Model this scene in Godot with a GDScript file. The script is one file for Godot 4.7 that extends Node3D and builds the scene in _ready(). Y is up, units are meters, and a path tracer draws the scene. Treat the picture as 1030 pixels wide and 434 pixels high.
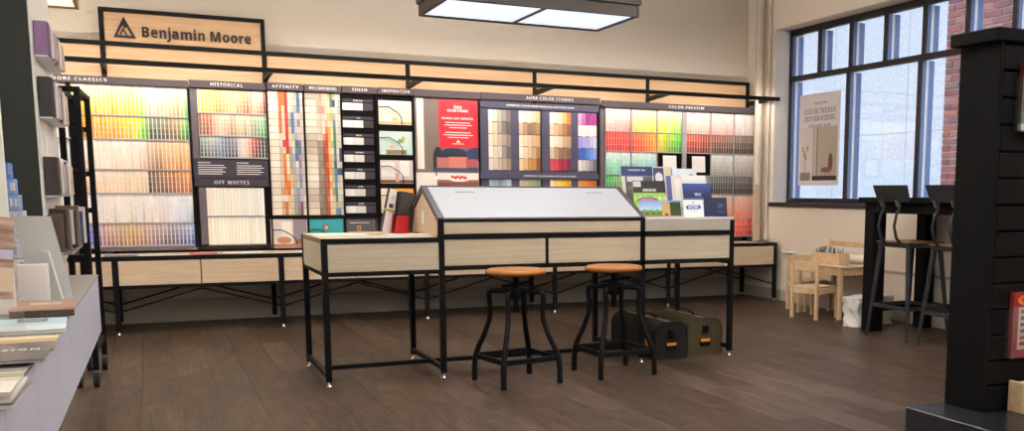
extends Node3D

# ---------------------------------------------------------------- helpers
var used := {}
var M := {}
var rng := RandomNumberGenerator.new()
const ORD := ["first", "second", "third", "fourth", "fifth", "sixth", "seventh", "eighth", "ninth", "tenth", "eleventh", "twelfth", "thirteenth", "fourteenth", "fifteenth", "sixteenth", "seventeenth", "eighteenth", "nineteenth", "twentieth", "twenty-first", "twenty-second", "twenty-third", "twenty-fourth", "twenty-fifth", "twenty-sixth", "twenty-seventh", "twenty-eighth", "twenty-ninth", "thirtieth"]

func numbered(n: String) -> String:
	if not used.has(n):
		used[n] = 0
		return n
	used[n] += 1
	return "%s_%03d" % [n, used[n]]

func thing(called: String, label: String, category: String, at := Vector3.ZERO, turn := 0.0, group := "") -> Node3D:
	var o := Node3D.new()
	o.name = numbered(called)
	add_child(o, true)
	o.position = at
	o.rotation.y = turn
	tag(o, label, category, group)
	return o

func tag(o: Node, label: String, category: String, group := "") -> void:
	o.set_meta("label", label)
	o.set_meta("category", category)
	if group != "":
		o.set_meta("group", group)

func begin() -> SurfaceTool:
	var st := SurfaceTool.new()
	st.begin(Mesh.PRIMITIVE_TRIANGLES)
	return st

func put(called: String, st: SurfaceTool, mat: Material, parent: Node = self, at := Vector3.ZERO) -> MeshInstance3D:
	return putm(called, st.commit(), mat, parent, at)

func putm(called: String, mesh: Mesh, mat: Material, parent: Node = self, at := Vector3.ZERO) -> MeshInstance3D:
	var o := MeshInstance3D.new()
	o.name = numbered(called) if parent == self else called
	o.mesh = mesh
	o.material_override = mat
	parent.add_child(o, true)
	o.position = at
	return o

func struct(called: String, st: SurfaceTool, mat: Material, at := Vector3.ZERO) -> MeshInstance3D:
	var o := put(called, st, mat, self, at)
	o.set_meta("kind", "structure")
	return o

func tri(st: SurfaceTool, a: Vector3, b: Vector3, c: Vector3, n: Vector3, col := Color.WHITE, ua := Vector2.ZERO, ub := Vector2.ZERO, uc := Vector2.ZERO) -> void:
	var flip := (a - c).cross(a - b).dot(n) < 0.0
	var vs := [a, c, b] if flip else [a, b, c]
	var us := [ua, uc, ub] if flip else [ua, ub, uc]
	for i in 3:
		st.set_normal(n)
		st.set_color(col)
		st.set_uv(us[i])
		st.add_vertex(vs[i])

func quad(st: SurfaceTool, a: Vector3, b: Vector3, c: Vector3, d: Vector3, n: Vector3, col := Color.WHITE, uvs := []) -> void:
	if uvs.is_empty():
		tri(st, a, b, c, n, col)
		tri(st, a, c, d, n, col)
	else:
		tri(st, a, b, c, n, col, uvs[0], uvs[1], uvs[2])
		tri(st, a, c, d, n, col, uvs[0], uvs[2], uvs[3])

# chamfered box; c centre, s size
func box(st: SurfaceTool, c: Vector3, s: Vector3, ch := 0.0, b := Basis.IDENTITY, col := Color.WHITE) -> void:
	var h := s * 0.5
	ch = minf(ch, minf(h.x, minf(h.y, h.z)) * 0.8)
	var ax := [Vector3(1, 0, 0), Vector3(0, 1, 0), Vector3(0, 0, 1)]
	for i in 3:
		var j := (i + 1) % 3
		var k := (i + 2) % 3
		for sg in [-1.0, 1.0]:
			var n: Vector3 = ax[i] * sg
			var o: Vector3 = n * h[i]
			var u: Vector3 = ax[j] * (h[j] - ch)
			var v: Vector3 = ax[k] * (h[k] - ch)
			quad(st, c + b * (o - u - v), c + b * (o + u - v), c + b * (o + u + v), c + b * (o - u + v), b * n, col)
	if ch <= 0.0:
		return
	for i in 3:
		var j := (i + 1) % 3
		var k := (i + 2) % 3
		for sj in [-1.0, 1.0]:
			for sk in [-1.0, 1.0]:
				var l: Vector3 = ax[i] * (h[i] - ch)
				var p1: Vector3 = ax[j] * sj * h[j] + ax[k] * sk * (h[k] - ch)
				var p2: Vector3 = ax[j] * sj * (h[j] - ch) + ax[k] * sk * h[k]
				var n: Vector3 = (ax[j] * sj + ax[k] * sk).normalized()
				quad(st, c + b * (p1 - l), c + b * (p1 + l), c + b * (p2 + l), c + b * (p2 - l), b * n, col)
	for sx in [-1.0, 1.0]:
		for sy in [-1.0, 1.0]:
			for sz in [-1.0, 1.0]:
				var q := Vector3(sx * h.x, sy * h.y, sz * h.z)
				var e := Vector3(sx, sy, sz) * ch
				tri(st, c + b * (q - Vector3(0, e.y, e.z)), c + b * (q - Vector3(e.x, 0, e.z)), c + b * (q - Vector3(e.x, e.y, 0)), b * Vector3(sx, sy, sz).normalized(), col)

# box given by min and max corners
func bb(st: SurfaceTool, a: Vector3, b: Vector3, ch := 0.0, col := Color.WHITE) -> void:
	box(st, (a + b) * 0.5, (b - a).abs(), ch, Basis.IDENTITY, col)

# rectangular bar between two points
func bar(st: SurfaceTool, a: Vector3, b: Vector3, w: float, h: float, ch := 0.0, up := Vector3.UP) -> void:
	var z := (b - a).normalized()
	if absf(z.dot(up)) > 0.98:
		up = Vector3(0, 0, 1) if absf(z.z) < 0.9 else Vector3(1, 0, 0)
	var x := up.cross(z).normalized()
	var y := z.cross(x)
	box(st, (a + b) * 0.5, Vector3(w, h, a.distance_to(b)), ch, Basis(x, y, z))

func tube(st: SurfaceTool, pts: Array, r, sides := 8, caps := true, flat := 1.0) -> void:
	var rings := []
	var up := Vector3.UP
	var n := pts.size()
	for i in n:
		var p: Vector3 = pts[i]
		var a: Vector3 = pts[maxi(i - 1, 0)]
		var c: Vector3 = pts[mini(i + 1, n - 1)]
		var t: Vector3 = (c - a).normalized()
		if i == 0:
			up = Vector3.UP if absf(t.y) < 0.9 else Vector3(0, 0, 1)
		var x := up.cross(t).normalized()
		up = t.cross(x).normalized()
		var rr: float = r[i] if r is Array else r
		var ring := []
		for k in sides:
			var an := TAU * (k + 0.5) / sides
			var d: Vector3 = x * cos(an) + up * sin(an) * flat
			ring.append([p + d * rr, (x * cos(an) + up * sin(an) / flat).normalized()])
		rings.append(ring)
		if caps and (i == 0 or i == n - 1):
			for k in range(1, sides - 1):
				tri(st, ring[0][0], ring[k][0], ring[k + 1][0], -t if i == 0 else t)
	for i in n - 1:
		for k in sides:
			var k2: int = (k + 1) % sides
			sq(st, rings[i][k], rings[i][k2], rings[i + 1][k2], rings[i + 1][k])

# smooth quad of [position, normal] pairs
func sq(st: SurfaceTool, a: Array, b: Array, c: Array, d: Array) -> void:
	var n: Vector3 = a[1] + b[1] + c[1] + d[1]
	for f in [[a, b, c], [a, c, d]]:
		var g: Array = f
		if (g[0][0] - g[2][0]).cross(g[0][0] - g[1][0]).dot(n) < 0.0:
			g = [f[0], f[2], f[1]]
		for v in g:
			st.set_normal(v[1])
			st.set_color(Color.WHITE)
			st.set_uv(Vector2.ZERO)
			st.add_vertex(v[0])

func lathe(st: SurfaceTool, prof: Array, seg := 24, o := Vector3.ZERO) -> void:
	var rows := []
	for i in prof.size():
		var p: Vector2 = prof[i]
		var a: Vector2 = prof[maxi(i - 1, 0)]
		var c: Vector2 = prof[mini(i + 1, prof.size() - 1)]
		var t := (c - a).normalized()
		var n2 := Vector2(t.y, -t.x)
		var row := []
		for k in seg:
			var an := TAU * k / seg
			row.append([o + Vector3(p.x * cos(an), p.y, p.x * sin(an)), Vector3(n2.x * cos(an), n2.y, n2.x * sin(an)).normalized()])
		rows.append(row)
	for i in prof.size() - 1:
		for k in seg:
			sq(st, rows[i][k], rows[i][(k + 1) % seg], rows[i + 1][(k + 1) % seg], rows[i + 1][k])

# extrude a polygon (x,y) along +z by depth, placed by transform
func prism(st: SurfaceTool, poly: PackedVector2Array, depth: float, t := Transform3D.IDENTITY, col := Color.WHITE, smooth := false) -> void:
	var idx := Geometry2D.triangulate_polygon(poly)
	for i in range(0, idx.size(), 3):
		var p := []
		for k in 3:
			p.append(Vector3(poly[idx[i + k]].x, poly[idx[i + k]].y, 0))
		var d := Vector3(0, 0, depth)
		tri(st, t * p[0], t * p[1], t * p[2], t.basis * Vector3(0, 0, -1), col)
		tri(st, t * (p[0] + d), t * (p[1] + d), t * (p[2] + d), t.basis * Vector3(0, 0, 1), col)
	var area := 0.0
	var n := poly.size()
	for i in n:
		area += poly[i].cross(poly[(i + 1) % n])
	var sg := signf(area)
	for i in n:
		var a := poly[i]
		var b := poly[(i + 1) % n]
		var e := (b - a).normalized()
		var nn := Vector3(e.y * sg, -e.x * sg, 0)
		if smooth:
			var e0 := (a - poly[(i + n - 1) % n]).normalized()
			var e2 := (poly[(i + 2) % n] - b).normalized()
			var na := ((e + e0) if e.dot(e0) > 0.6 else e).normalized()
			var nb := ((e + e2) if e.dot(e2) > 0.6 else e).normalized()
			var va: Vector3 = t.basis * Vector3(na.y * sg, -na.x * sg, 0)
			var vb: Vector3 = t.basis * Vector3(nb.y * sg, -nb.x * sg, 0)
			sq(st, [t * Vector3(a.x, a.y, 0), va], [t * Vector3(b.x, b.y, 0), vb], [t * Vector3(b.x, b.y, depth), vb], [t * Vector3(a.x, a.y, depth), va])
		else:
			quad(st, t * Vector3(a.x, a.y, 0), t * Vector3(b.x, b.y, 0), t * Vector3(b.x, b.y, depth), t * Vector3(a.x, a.y, depth), t.basis * nn, col)

# a sheet with thickness whose front (+z) shows a 0..1 picture; origin at its bottom centre
func sheet(st: SurfaceTool, w: float, h: float, th := 0.003) -> void:
	var x := w * 0.5
	var e := [Vector2(0.004, 0.996), Vector2(0.004, 0.996), Vector2(0.004, 0.996), Vector2(0.004, 0.996)]
	quad(st, Vector3(-x, 0, th), Vector3(x, 0, th), Vector3(x, h, th), Vector3(-x, h, th), Vector3(0, 0, 1), Color.WHITE, [Vector2(0, 1), Vector2(1, 1), Vector2(1, 0), Vector2(0, 0)])
	quad(st, Vector3(-x, 0, 0), Vector3(x, 0, 0), Vector3(x, h, 0), Vector3(-x, h, 0), Vector3(0, 0, -1), Color.WHITE, e)
	for s in [-1.0, 1.0]:
		quad(st, Vector3(s * x, 0, 0), Vector3(s * x, 0, th), Vector3(s * x, h, th), Vector3(s * x, h, 0), Vector3(s, 0, 0), Color.WHITE, e)
	quad(st, Vector3(-x, h, 0), Vector3(x, h, 0), Vector3(x, h, th), Vector3(-x, h, th), Vector3(0, 1, 0), Color.WHITE, e)
	quad(st, Vector3(-x, 0, 0), Vector3(x, 0, 0), Vector3(x, 0, th), Vector3(-x, 0, th), Vector3(0, -1, 0), Color.WHITE, e)

func hx(s: String) -> Color:
	return Color.html(s)

func lin(c: Color) -> Color:
	return c.srgb_to_linear()

func mat(called: String, c: Color, rough := 0.6, metal := 0.0, spec := 0.5) -> StandardMaterial3D:
	var m := StandardMaterial3D.new()
	m.resource_name = called
	m.albedo_color = c
	m.roughness = rough
	m.metallic = metal
	m.metallic_specular = spec
	M[called] = m
	return m

func vmat(called: String, rough := 0.5) -> StandardMaterial3D:
	var m := mat(called, Color.WHITE, rough)
	m.vertex_color_use_as_albedo = true
	return m

func tex(im: Image) -> ImageTexture:
	return ImageTexture.create_from_image(im)

# grain stretched along the first image axis (u)
func grain_image(seed_: int, base: Color, dark: Color, fx: float, fy: float, w := 256, h := 256, knots := 0.0) -> Image:
	var n := FastNoiseLite.new()
	n.seed = seed_
	n.noise_type = FastNoiseLite.TYPE_SIMPLEX_SMOOTH
	n.frequency = 1.0
	n.fractal_octaves = 3
	var im := Image.create(w, h, false, Image.FORMAT_RGB8)
	for y in h:
		for x in w:
			# wraps round in both directions
			var ax := TAU * x / w
			var ay := TAU * y / h
			var v := n.get_noise_3d(cos(ax) * fx + 7.0, sin(ax) * fx + sin(ay) * fy * 0.11, cos(ay) * fy)
			var f := n.get_noise_3d(cos(ax) * fx * 2.0 + 31.0, sin(ay) * fy * 4.0, cos(ay) * fy * 4.0 + sin(ax) * fx * 2.0)
			var k := clampf(0.5 + v * 0.75 + f * 0.45, 0.0, 1.0)
			if knots > 0.0:
				var r := n.get_noise_3d(cos(ax) * 0.6, sin(ay) * 0.6 + 90.0, cos(ay) * 0.6 + sin(ax) * 0.6)
				k = clampf(k + knots * r, 0.0, 1.0)
			im.set_pixel(x, y, dark.lerp(base, k))
	return im

func grained(called: String, im: Image, sc: Vector3, rough: float, tint := Color.WHITE) -> StandardMaterial3D:
	var m := mat(called, tint, rough)
	m.albedo_texture = tex(im)
	m.uv1_triplanar = true
	m.uv1_world_triplanar = true
	m.uv1_triplanar_sharpness = 4.0
	m.uv1_scale = sc
	return m

var fonts := {}
func font(bold: bool, serif: bool, spacing: int) -> Font:
	var key := "%s%s%d" % [bold, serif, spacing]
	if not fonts.has(key):
		var f := SystemFont.new()
		f.font_names = PackedStringArray(["Droid Serif" if serif else "Droid Sans"])
		f.font_weight = 700 if bold else 400
		var v := FontVariation.new()
		v.base_font = f
		v.spacing_glyph = spacing
		fonts[key] = v
	return fonts[key]

# raised or printed lettering; fits cap height and, if given, width; faces +z of the basis
func write(parent: Node, words: String, cap: float, at: Vector3, m: Material, width := 0.0, bold := true, serif := false, spacing := 0, basis := Basis.IDENTITY, depth := 0.0012) -> MeshInstance3D:
	var t := TextMesh.new()
	t.text = words
	t.font = font(bold, serif, spacing)
	t.font_size = 32
	t.pixel_size = cap / (32.0 * 0.714)
	t.depth = depth
	t.curve_step = 2.0
	var o := putm("lettering", t, m, parent, at)
	var sx := 1.0
	if width > 0.0:
		sx = width / maxf(t.get_aabb().size.x, 0.001)
	o.basis = basis * Basis.from_scale(Vector3(sx, 1, 1))
	return o

func pic(w: int, h: int, c: Color) -> Image:
	var im := Image.create(w, h, false, Image.FORMAT_RGB8)
	im.fill(c)
	return im

func fr(im: Image, x: float, y: float, w: float, h: float, c: Color) -> void:
	var W := im.get_width()
	var H := im.get_height()
	im.fill_rect(Rect2i(int(x * W), int(y * H), maxi(1, int(w * W)), maxi(1, int(h * H))), c)

func fe(im: Image, cx: float, cy: float, rx: float, ry: float, c: Color) -> void:
	var W := im.get_width()
	var H := im.get_height()
	for y in range(maxi(0, int((cy - ry) * H)), mini(H, int((cy + ry) * H) + 1)):
		for x in range(maxi(0, int((cx - rx) * W)), mini(W, int((cx + rx) * W) + 1)):
			var dx := (float(x) / W - cx) / rx
			var dy := (float(y) / H - cy) / ry
			if dx * dx + dy * dy <= 1.0:
				im.set_pixel(x, y, c)

func grad(im: Image, y0: float, y1: float, a: Color, b: Color) -> void:
	var H := im.get_height()
	for y in range(int(y0 * H), mini(H, int(y1 * H))):
		im.fill_rect(Rect2i(0, y, im.get_width(), 1), a.lerp(b, (float(y) / H - y0) / (y1 - y0)))

func pmat(called: String, im: Image, rough := 0.45) -> StandardMaterial3D:
	var m := mat(called, Color.WHITE, rough)
	m.albedo_texture = tex(im)
	m.texture_repeat = false
	return m

func area(called: String, at: Vector3, sx: float, sy: float, col: Color, e: float, rot: Vector3, parent: Node = self) -> void:
	var l := AreaLight3D.new()
	l.name = called
	l.area_size = Vector2(sx, sy)
	l.area_normalize_energy = true
	l.light_color = col
	l.light_energy = e
	l.shadow_enabled = true
	l.set("area_range", 20.0)
	l.set("area_attenuation", 2.0)
	parent.add_child(l, true)
	l.position = at
	l.rotation_degrees = rot

# ---------------------------------------------------------------- main
const ZD := -8.70      # face of the colour displays
const ZB := -8.90      # back wall
const XR := 5.66       # window wall
const LAMP := Color(1.0, 0.985, 0.965)
const LAMP_E := 3.0
const UP_E := 13.0
const STRIP := Color(1.0, 0.95, 0.89)
const STRIP_E := 0.52

func _ready() -> void:
	rng.seed = 4711
	# camera: the photograph is a crop, so the lens is shifted
	var cam := Camera3D.new()
	cam.name = "camera"
	cam.projection = Camera3D.PROJECTION_FRUSTUM
	cam.near = 0.05
	cam.far = 100.0
	cam.size = 0.05 * 434.0 / 986.42
	cam.frustum_offset = Vector2(0.05 * (515.0 - 651.69) / 986.42, 0.05 * (327.68 - 217.0) / 986.42)
	add_child(cam)
	cam.transform = Transform3D(Basis(Vector3(0.8924, 0.0055, 0.4512), Vector3(0.0559, 0.9909, -0.1228), Vector3(-0.4478, 0.1348, 0.8839)).orthonormalized(), Vector3(0, 1.08, 0))
	cam.current = true
	# sky, exposure
	var env := Environment.new()
	env.tonemap_mode = Environment.TONE_MAPPER_LINEAR
	env.tonemap_exposure = 1.0
	env.background_mode = Environment.BG_SKY
	env.sdfgi_enabled = true
	env.ssao_enabled = true
	env.ssil_enabled = true
	var sky := Sky.new()
	var sm := ProceduralSkyMaterial.new()
	sm.sky_top_color = Color(0.83, 0.89, 0.97)
	sm.sky_horizon_color = Color(0.88, 0.93, 1.0)
	sm.ground_horizon_color = Color(0.70, 0.76, 0.84)
	sm.ground_bottom_color = Color(0.45, 0.46, 0.48)
	sm.sky_energy_multiplier = 1.68
	sm.ground_energy_multiplier = 1.0
	sky.sky_material = sm
	env.sky = sky
	var we := WorldEnvironment.new()
	we.name = "environment"
	we.environment = env
	add_child(we)
	materials()
	# ceiling lamps: two in view, the unseen rest added to brighten the room
	lamp_tray("pendant_light", "long black box light hanging over the sloped island, lit white panels below", Vector3(2.265, 2.2, -6.2), 1.27, 0.66, true, "", 0.25)
	lamp_tray("pendant_light", "bright box light with a tan frame at the top left corner of the photo", Vector3(-0.66, 2.2, -6.9), 0.68, 0.86, false)
	var added_spots := [Vector3(4.0, 2.9, -4.2), Vector3(1.6, 2.9, -3.5), Vector3(3.4, 2.9, -1.6), Vector3(-0.4, 2.9, -1.6), Vector3(3.4, 2.9, 1.2), Vector3(-0.4, 2.9, 1.2)]
	var over := ["over the bar stools", "over the floor before the island stools", "over the black grooved post", "over the magazine counter", "far behind the black post", "far behind the magazine counter"]
	for k in 6:
		lamp_tray("pendant_light", "unseen black box light added for brightness " + over[k], added_spots[k], 1.27, 0.66, true, "added box lights out of view", 1.0, [1.9, 0.75, 1.4, 1.0, 1.0, 1.0][k])
	shell()
	outside()
	back_counter()
	top_frame()
	displays()
	island()
	small_things()
	window_corner()
	left_side()
	right_post()

func materials() -> void:
	mat("wall_paint", hx("d3c9be"), 0.85)
	mat("window_wall_paint", hx("f0e4d6"), 0.85)
	mat("ceiling_paint", hx("d8d0c4"), 0.9)
	mat("base_paint", hx("b4aca0"), 0.6)
	mat("jamb_paint", hx("e4e2e0"), 0.7)
	var steel := mat("black_steel", hx("0f0f11"), 0.5)
	steel.metallic_specular = 0.28
	mat("black_matt", hx("0e0d0f"), 0.7, 0.0, 0.25)
	mat("subfloor", hx("2e241d"), 0.8)
	mat("dark_panel", hx("242327"), 0.75)
	mat("frame_bronze", hx("1d1719"), 0.45)
	mat("frame_sky_reflection", hx("6480b2"), 0.5)  # blue of the reflected sky put into the stops' colour
	mat("white_gasket", hx("e8ecf2"), 0.5)
	mat("chrome", hx("d8d8da"), 0.2, 1.0)
	mat("grey_metal", hx("8d8a90"), 0.4, 0.6)
	mat("header_grey", hx("4a4349"), 0.6, 0.0, 0.3)
	mat("header_dark", hx("3f3a44"), 0.6, 0.0, 0.3)
	mat("slate_panel", hx("4b4a60"), 0.55, 0.0, 0.35)
	mat("display_black", hx("100e10"), 0.6, 0.0, 0.2)
	mat("side_grey", hx("5b5159"), 0.5)
	mat("shelf_lip", hx("a09aa0"), 0.4)
	mat("white_print", hx("f4f2f0"), 0.5)
	mat("ink", hx("1c1a1c"), 0.6)
	mat("white_laminate", hx("d8d7d4"), 0.3)
	mat("cream_laminate", hx("cfc6b2"), 0.35)
	mat("white_gloss", hx("a9adb7"), 0.3)
	mat("white_plastic", hx("e9e8e6"), 0.45)
	mat("paper", hx("f1eeea"), 0.8)
	mat("red", hx("c8202c"), 0.4)
	mat("rubber", hx("171717"), 0.8)
	mat("lilac_white", hx("d2d4e8"), 0.4)
	mat("counter_grey", hx("8f8a88"), 0.4)
	vmat("chips", 0.55)
	vmat("tinted", 0.6)
	var gl := mat("window_glass", Color(0.9, 0.95, 1.0, 0.05), 0.02)
	gl.transparency = BaseMaterial3D.TRANSPARENCY_ALPHA
	var ac := mat("clear_acrylic", Color(0.95, 0.97, 1.0, 0.03), 0.02)
	ac.transparency = BaseMaterial3D.TRANSPARENCY_ALPHA
	var df := mat("diffuser", Color(0.9, 0.93, 1.0), 0.6)
	df.emission_enabled = true
	df.emission = Color(0.90, 0.94, 1.0)
	df.emission_energy_multiplier = 0.95
	var dw := mat("diffuser_warm", Color(1.0, 0.98, 0.92), 0.6)
	dw.emission_enabled = true
	dw.emission = Color(1.0, 0.98, 0.90)
	dw.emission_energy_multiplier = 1.0
	var ds := mat("strip_glow", Color(1, 0.95, 0.85), 0.6)
	ds.emission_enabled = true
	ds.emission = Color(1.0, 0.9, 0.76)
	ds.emission_energy_multiplier = 2.0
	mat("lamp_box", hx("332d2b"), 0.6)
	mat("lamp_tan", hx("a8814c"), 0.6)
	# woods
	var oak := grain_image(3, hx("d8c3a9"), hx("c8ad8e"), 0.7, 5.0)
	grained("maple", oak, Vector3(0.35, 3.2, 3.2), 0.5)
	var warm := grain_image(4, hx("c9a785"), hx("b8946e"), 0.7, 5.0)
	grained("maple_panel", warm, Vector3(0.35, 3.2, 3.2), 0.5)
	var pale := grain_image(5, hx("cfc4ae"), hx("bdaf97"), 0.7, 5.0)
	grained("ash", pale, Vector3(0.35, 3.2, 3.2), 0.45)
	var pine := grain_image(8, hx("e4c8a4"), hx("d2ae84"), 0.8, 4.0)
	grained("pine", pine, Vector3(3.0, 0.6, 3.0), 0.5)
	var seat := grain_image(9, hx("bd7c36"), hx("94571f"), 0.8, 5.0)
	grained("seat_wood", seat, Vector3(1.2, 5.0, 5.0), 0.3)
	for i in 6:
		var k: float = [0.0, 0.035, -0.05, 0.02, -0.03, 0.06][i]
		var a := hx("584639")
		var b := hx("2d231b")
		a = a.lightened(k) if k > 0 else a.darkened(-k)
		b = b.lightened(k) if k > 0 else b.darkened(-k)
		# grain runs along world z: image u is -z on x faces; on floors (x,z) v is z, so turn the picture
		var im := grain_image(20 + i, a, b, 1.0, 5.0, 256, 256, 0.45)
		im.rotate_90(CLOCKWISE)
		var m := grained("plank_%d" % i, im, Vector3(2.4, 2.4, 0.55), 0.42)
		m.uv1_offset = Vector3(0.37 * i, 0, 0.21 * i)
		m.metallic_specular = 0.35
		m.roughness_texture = null
	# cloth for the bags, leather-like speckle for the post
	var fl := FastNoiseLite.new()
	fl.seed = 77
	fl.frequency = 0.35
	var cl := Image.create(128, 128, false, Image.FORMAT_RGB8)
	for y in 128:
		for x in 128:
			var v := 0.5 + 0.5 * fl.get_noise_2d(x, y)
			cl.set_pixel(x, y, Color(0.75 + 0.25 * v, 0.75 + 0.25 * v, 0.75 + 0.25 * v))
	grained("black_canvas", cl, Vector3(6, 6, 6), 0.9, hx("0b0b0c"))
	grained("olive_canvas", cl, Vector3(6, 6, 6), 0.85, hx("4b4529"))
	mat("deck_paint", hx("202228"), 0.25)
	grained("post_paint", cl, Vector3(3, 3, 3), 0.75, hx("111112")).metallic_specular = 0.25
	grained("concrete", cl, Vector3(0.5, 0.5, 0.5), 0.9, hx("b9bbbe"))
	grained("stucco", cl, Vector3(0.4, 0.4, 0.4), 0.9, hx("e3e6ea"))
	grained("grille_paint", cl, Vector3(2, 2, 2), 0.8, hx("6d6a66"))

func lamp_tray(called: String, label: String, c: Vector3, w: float, d: float, cool: bool, group := "", down := 1.0, up := 1.0) -> void:
	var t := thing(called, label, "light", c, 0.0, group)
	var st := begin()
	var hm: Material = M["lamp_box"] if cool else M["lamp_tan"]
	var x := w * 0.5
	var z := d * 0.5
	for s in [-1.0, 1.0]:
		bb(st, Vector3(s * x, 0.0, -z), Vector3(s * (x - 0.02), 0.075, z), 0.003)
		bb(st, Vector3(-x + 0.02, 0.0, s * z), Vector3(x - 0.02, 0.075, s * (z - 0.02)), 0.003)
	put("lip", st, hm, t)
	st = begin()
	bb(st, Vector3(-x - 0.012, 0.075, -z - 0.012), Vector3(x + 0.012, 0.26, z + 0.012), 0.004)
	put("housing", st, hm, t)
	st = begin()
	bb(st, Vector3(-0.008, 0.001, -z + 0.02), Vector3(0.008, 0.05, z - 0.02))
	put("divider", st, hm, t)
	for s in [-1.0, 1.0]:
		st = begin()
		bb(st, Vector3(s * 0.009, 0.012, -z + 0.021), Vector3(s * (x - 0.021), 0.02, z - 0.021))
		put("diffuser", st, M["diffuser"] if cool else M["diffuser_warm"], t)
	st = begin()
	for s in [-1.0, 1.0]:
		tube(st, [Vector3(s * x * 0.7, 0.255, 0), Vector3(s * x * 0.7, 3.3 - c.y, 0)], 0.006, 6)
	put("hanging_rod", st, M["black_steel"], t)
	area("pendant_lamp", Vector3(0, -0.006, 0), w - 0.05, d - 0.05, LAMP, LAMP_E * down * (w * d) / 0.84, Vector3(-90, 0, 0), t)
	# upward glow panel and lamp added to brighten ceiling and walls
	st = begin()
	bb(st, Vector3(-x + 0.06, 0.261, -z + 0.06), Vector3(x - 0.06, 0.268, z - 0.06))
	put("added_top_glow", st, M["diffuser"] if cool else M["diffuser_warm"], t)
	area("added_uplight", Vector3(0, 0.275, 0), w - 0.12, d - 0.12, LAMP, UP_E * up * (w * d) / 0.84, Vector3(90, 0, 0), t)

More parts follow.
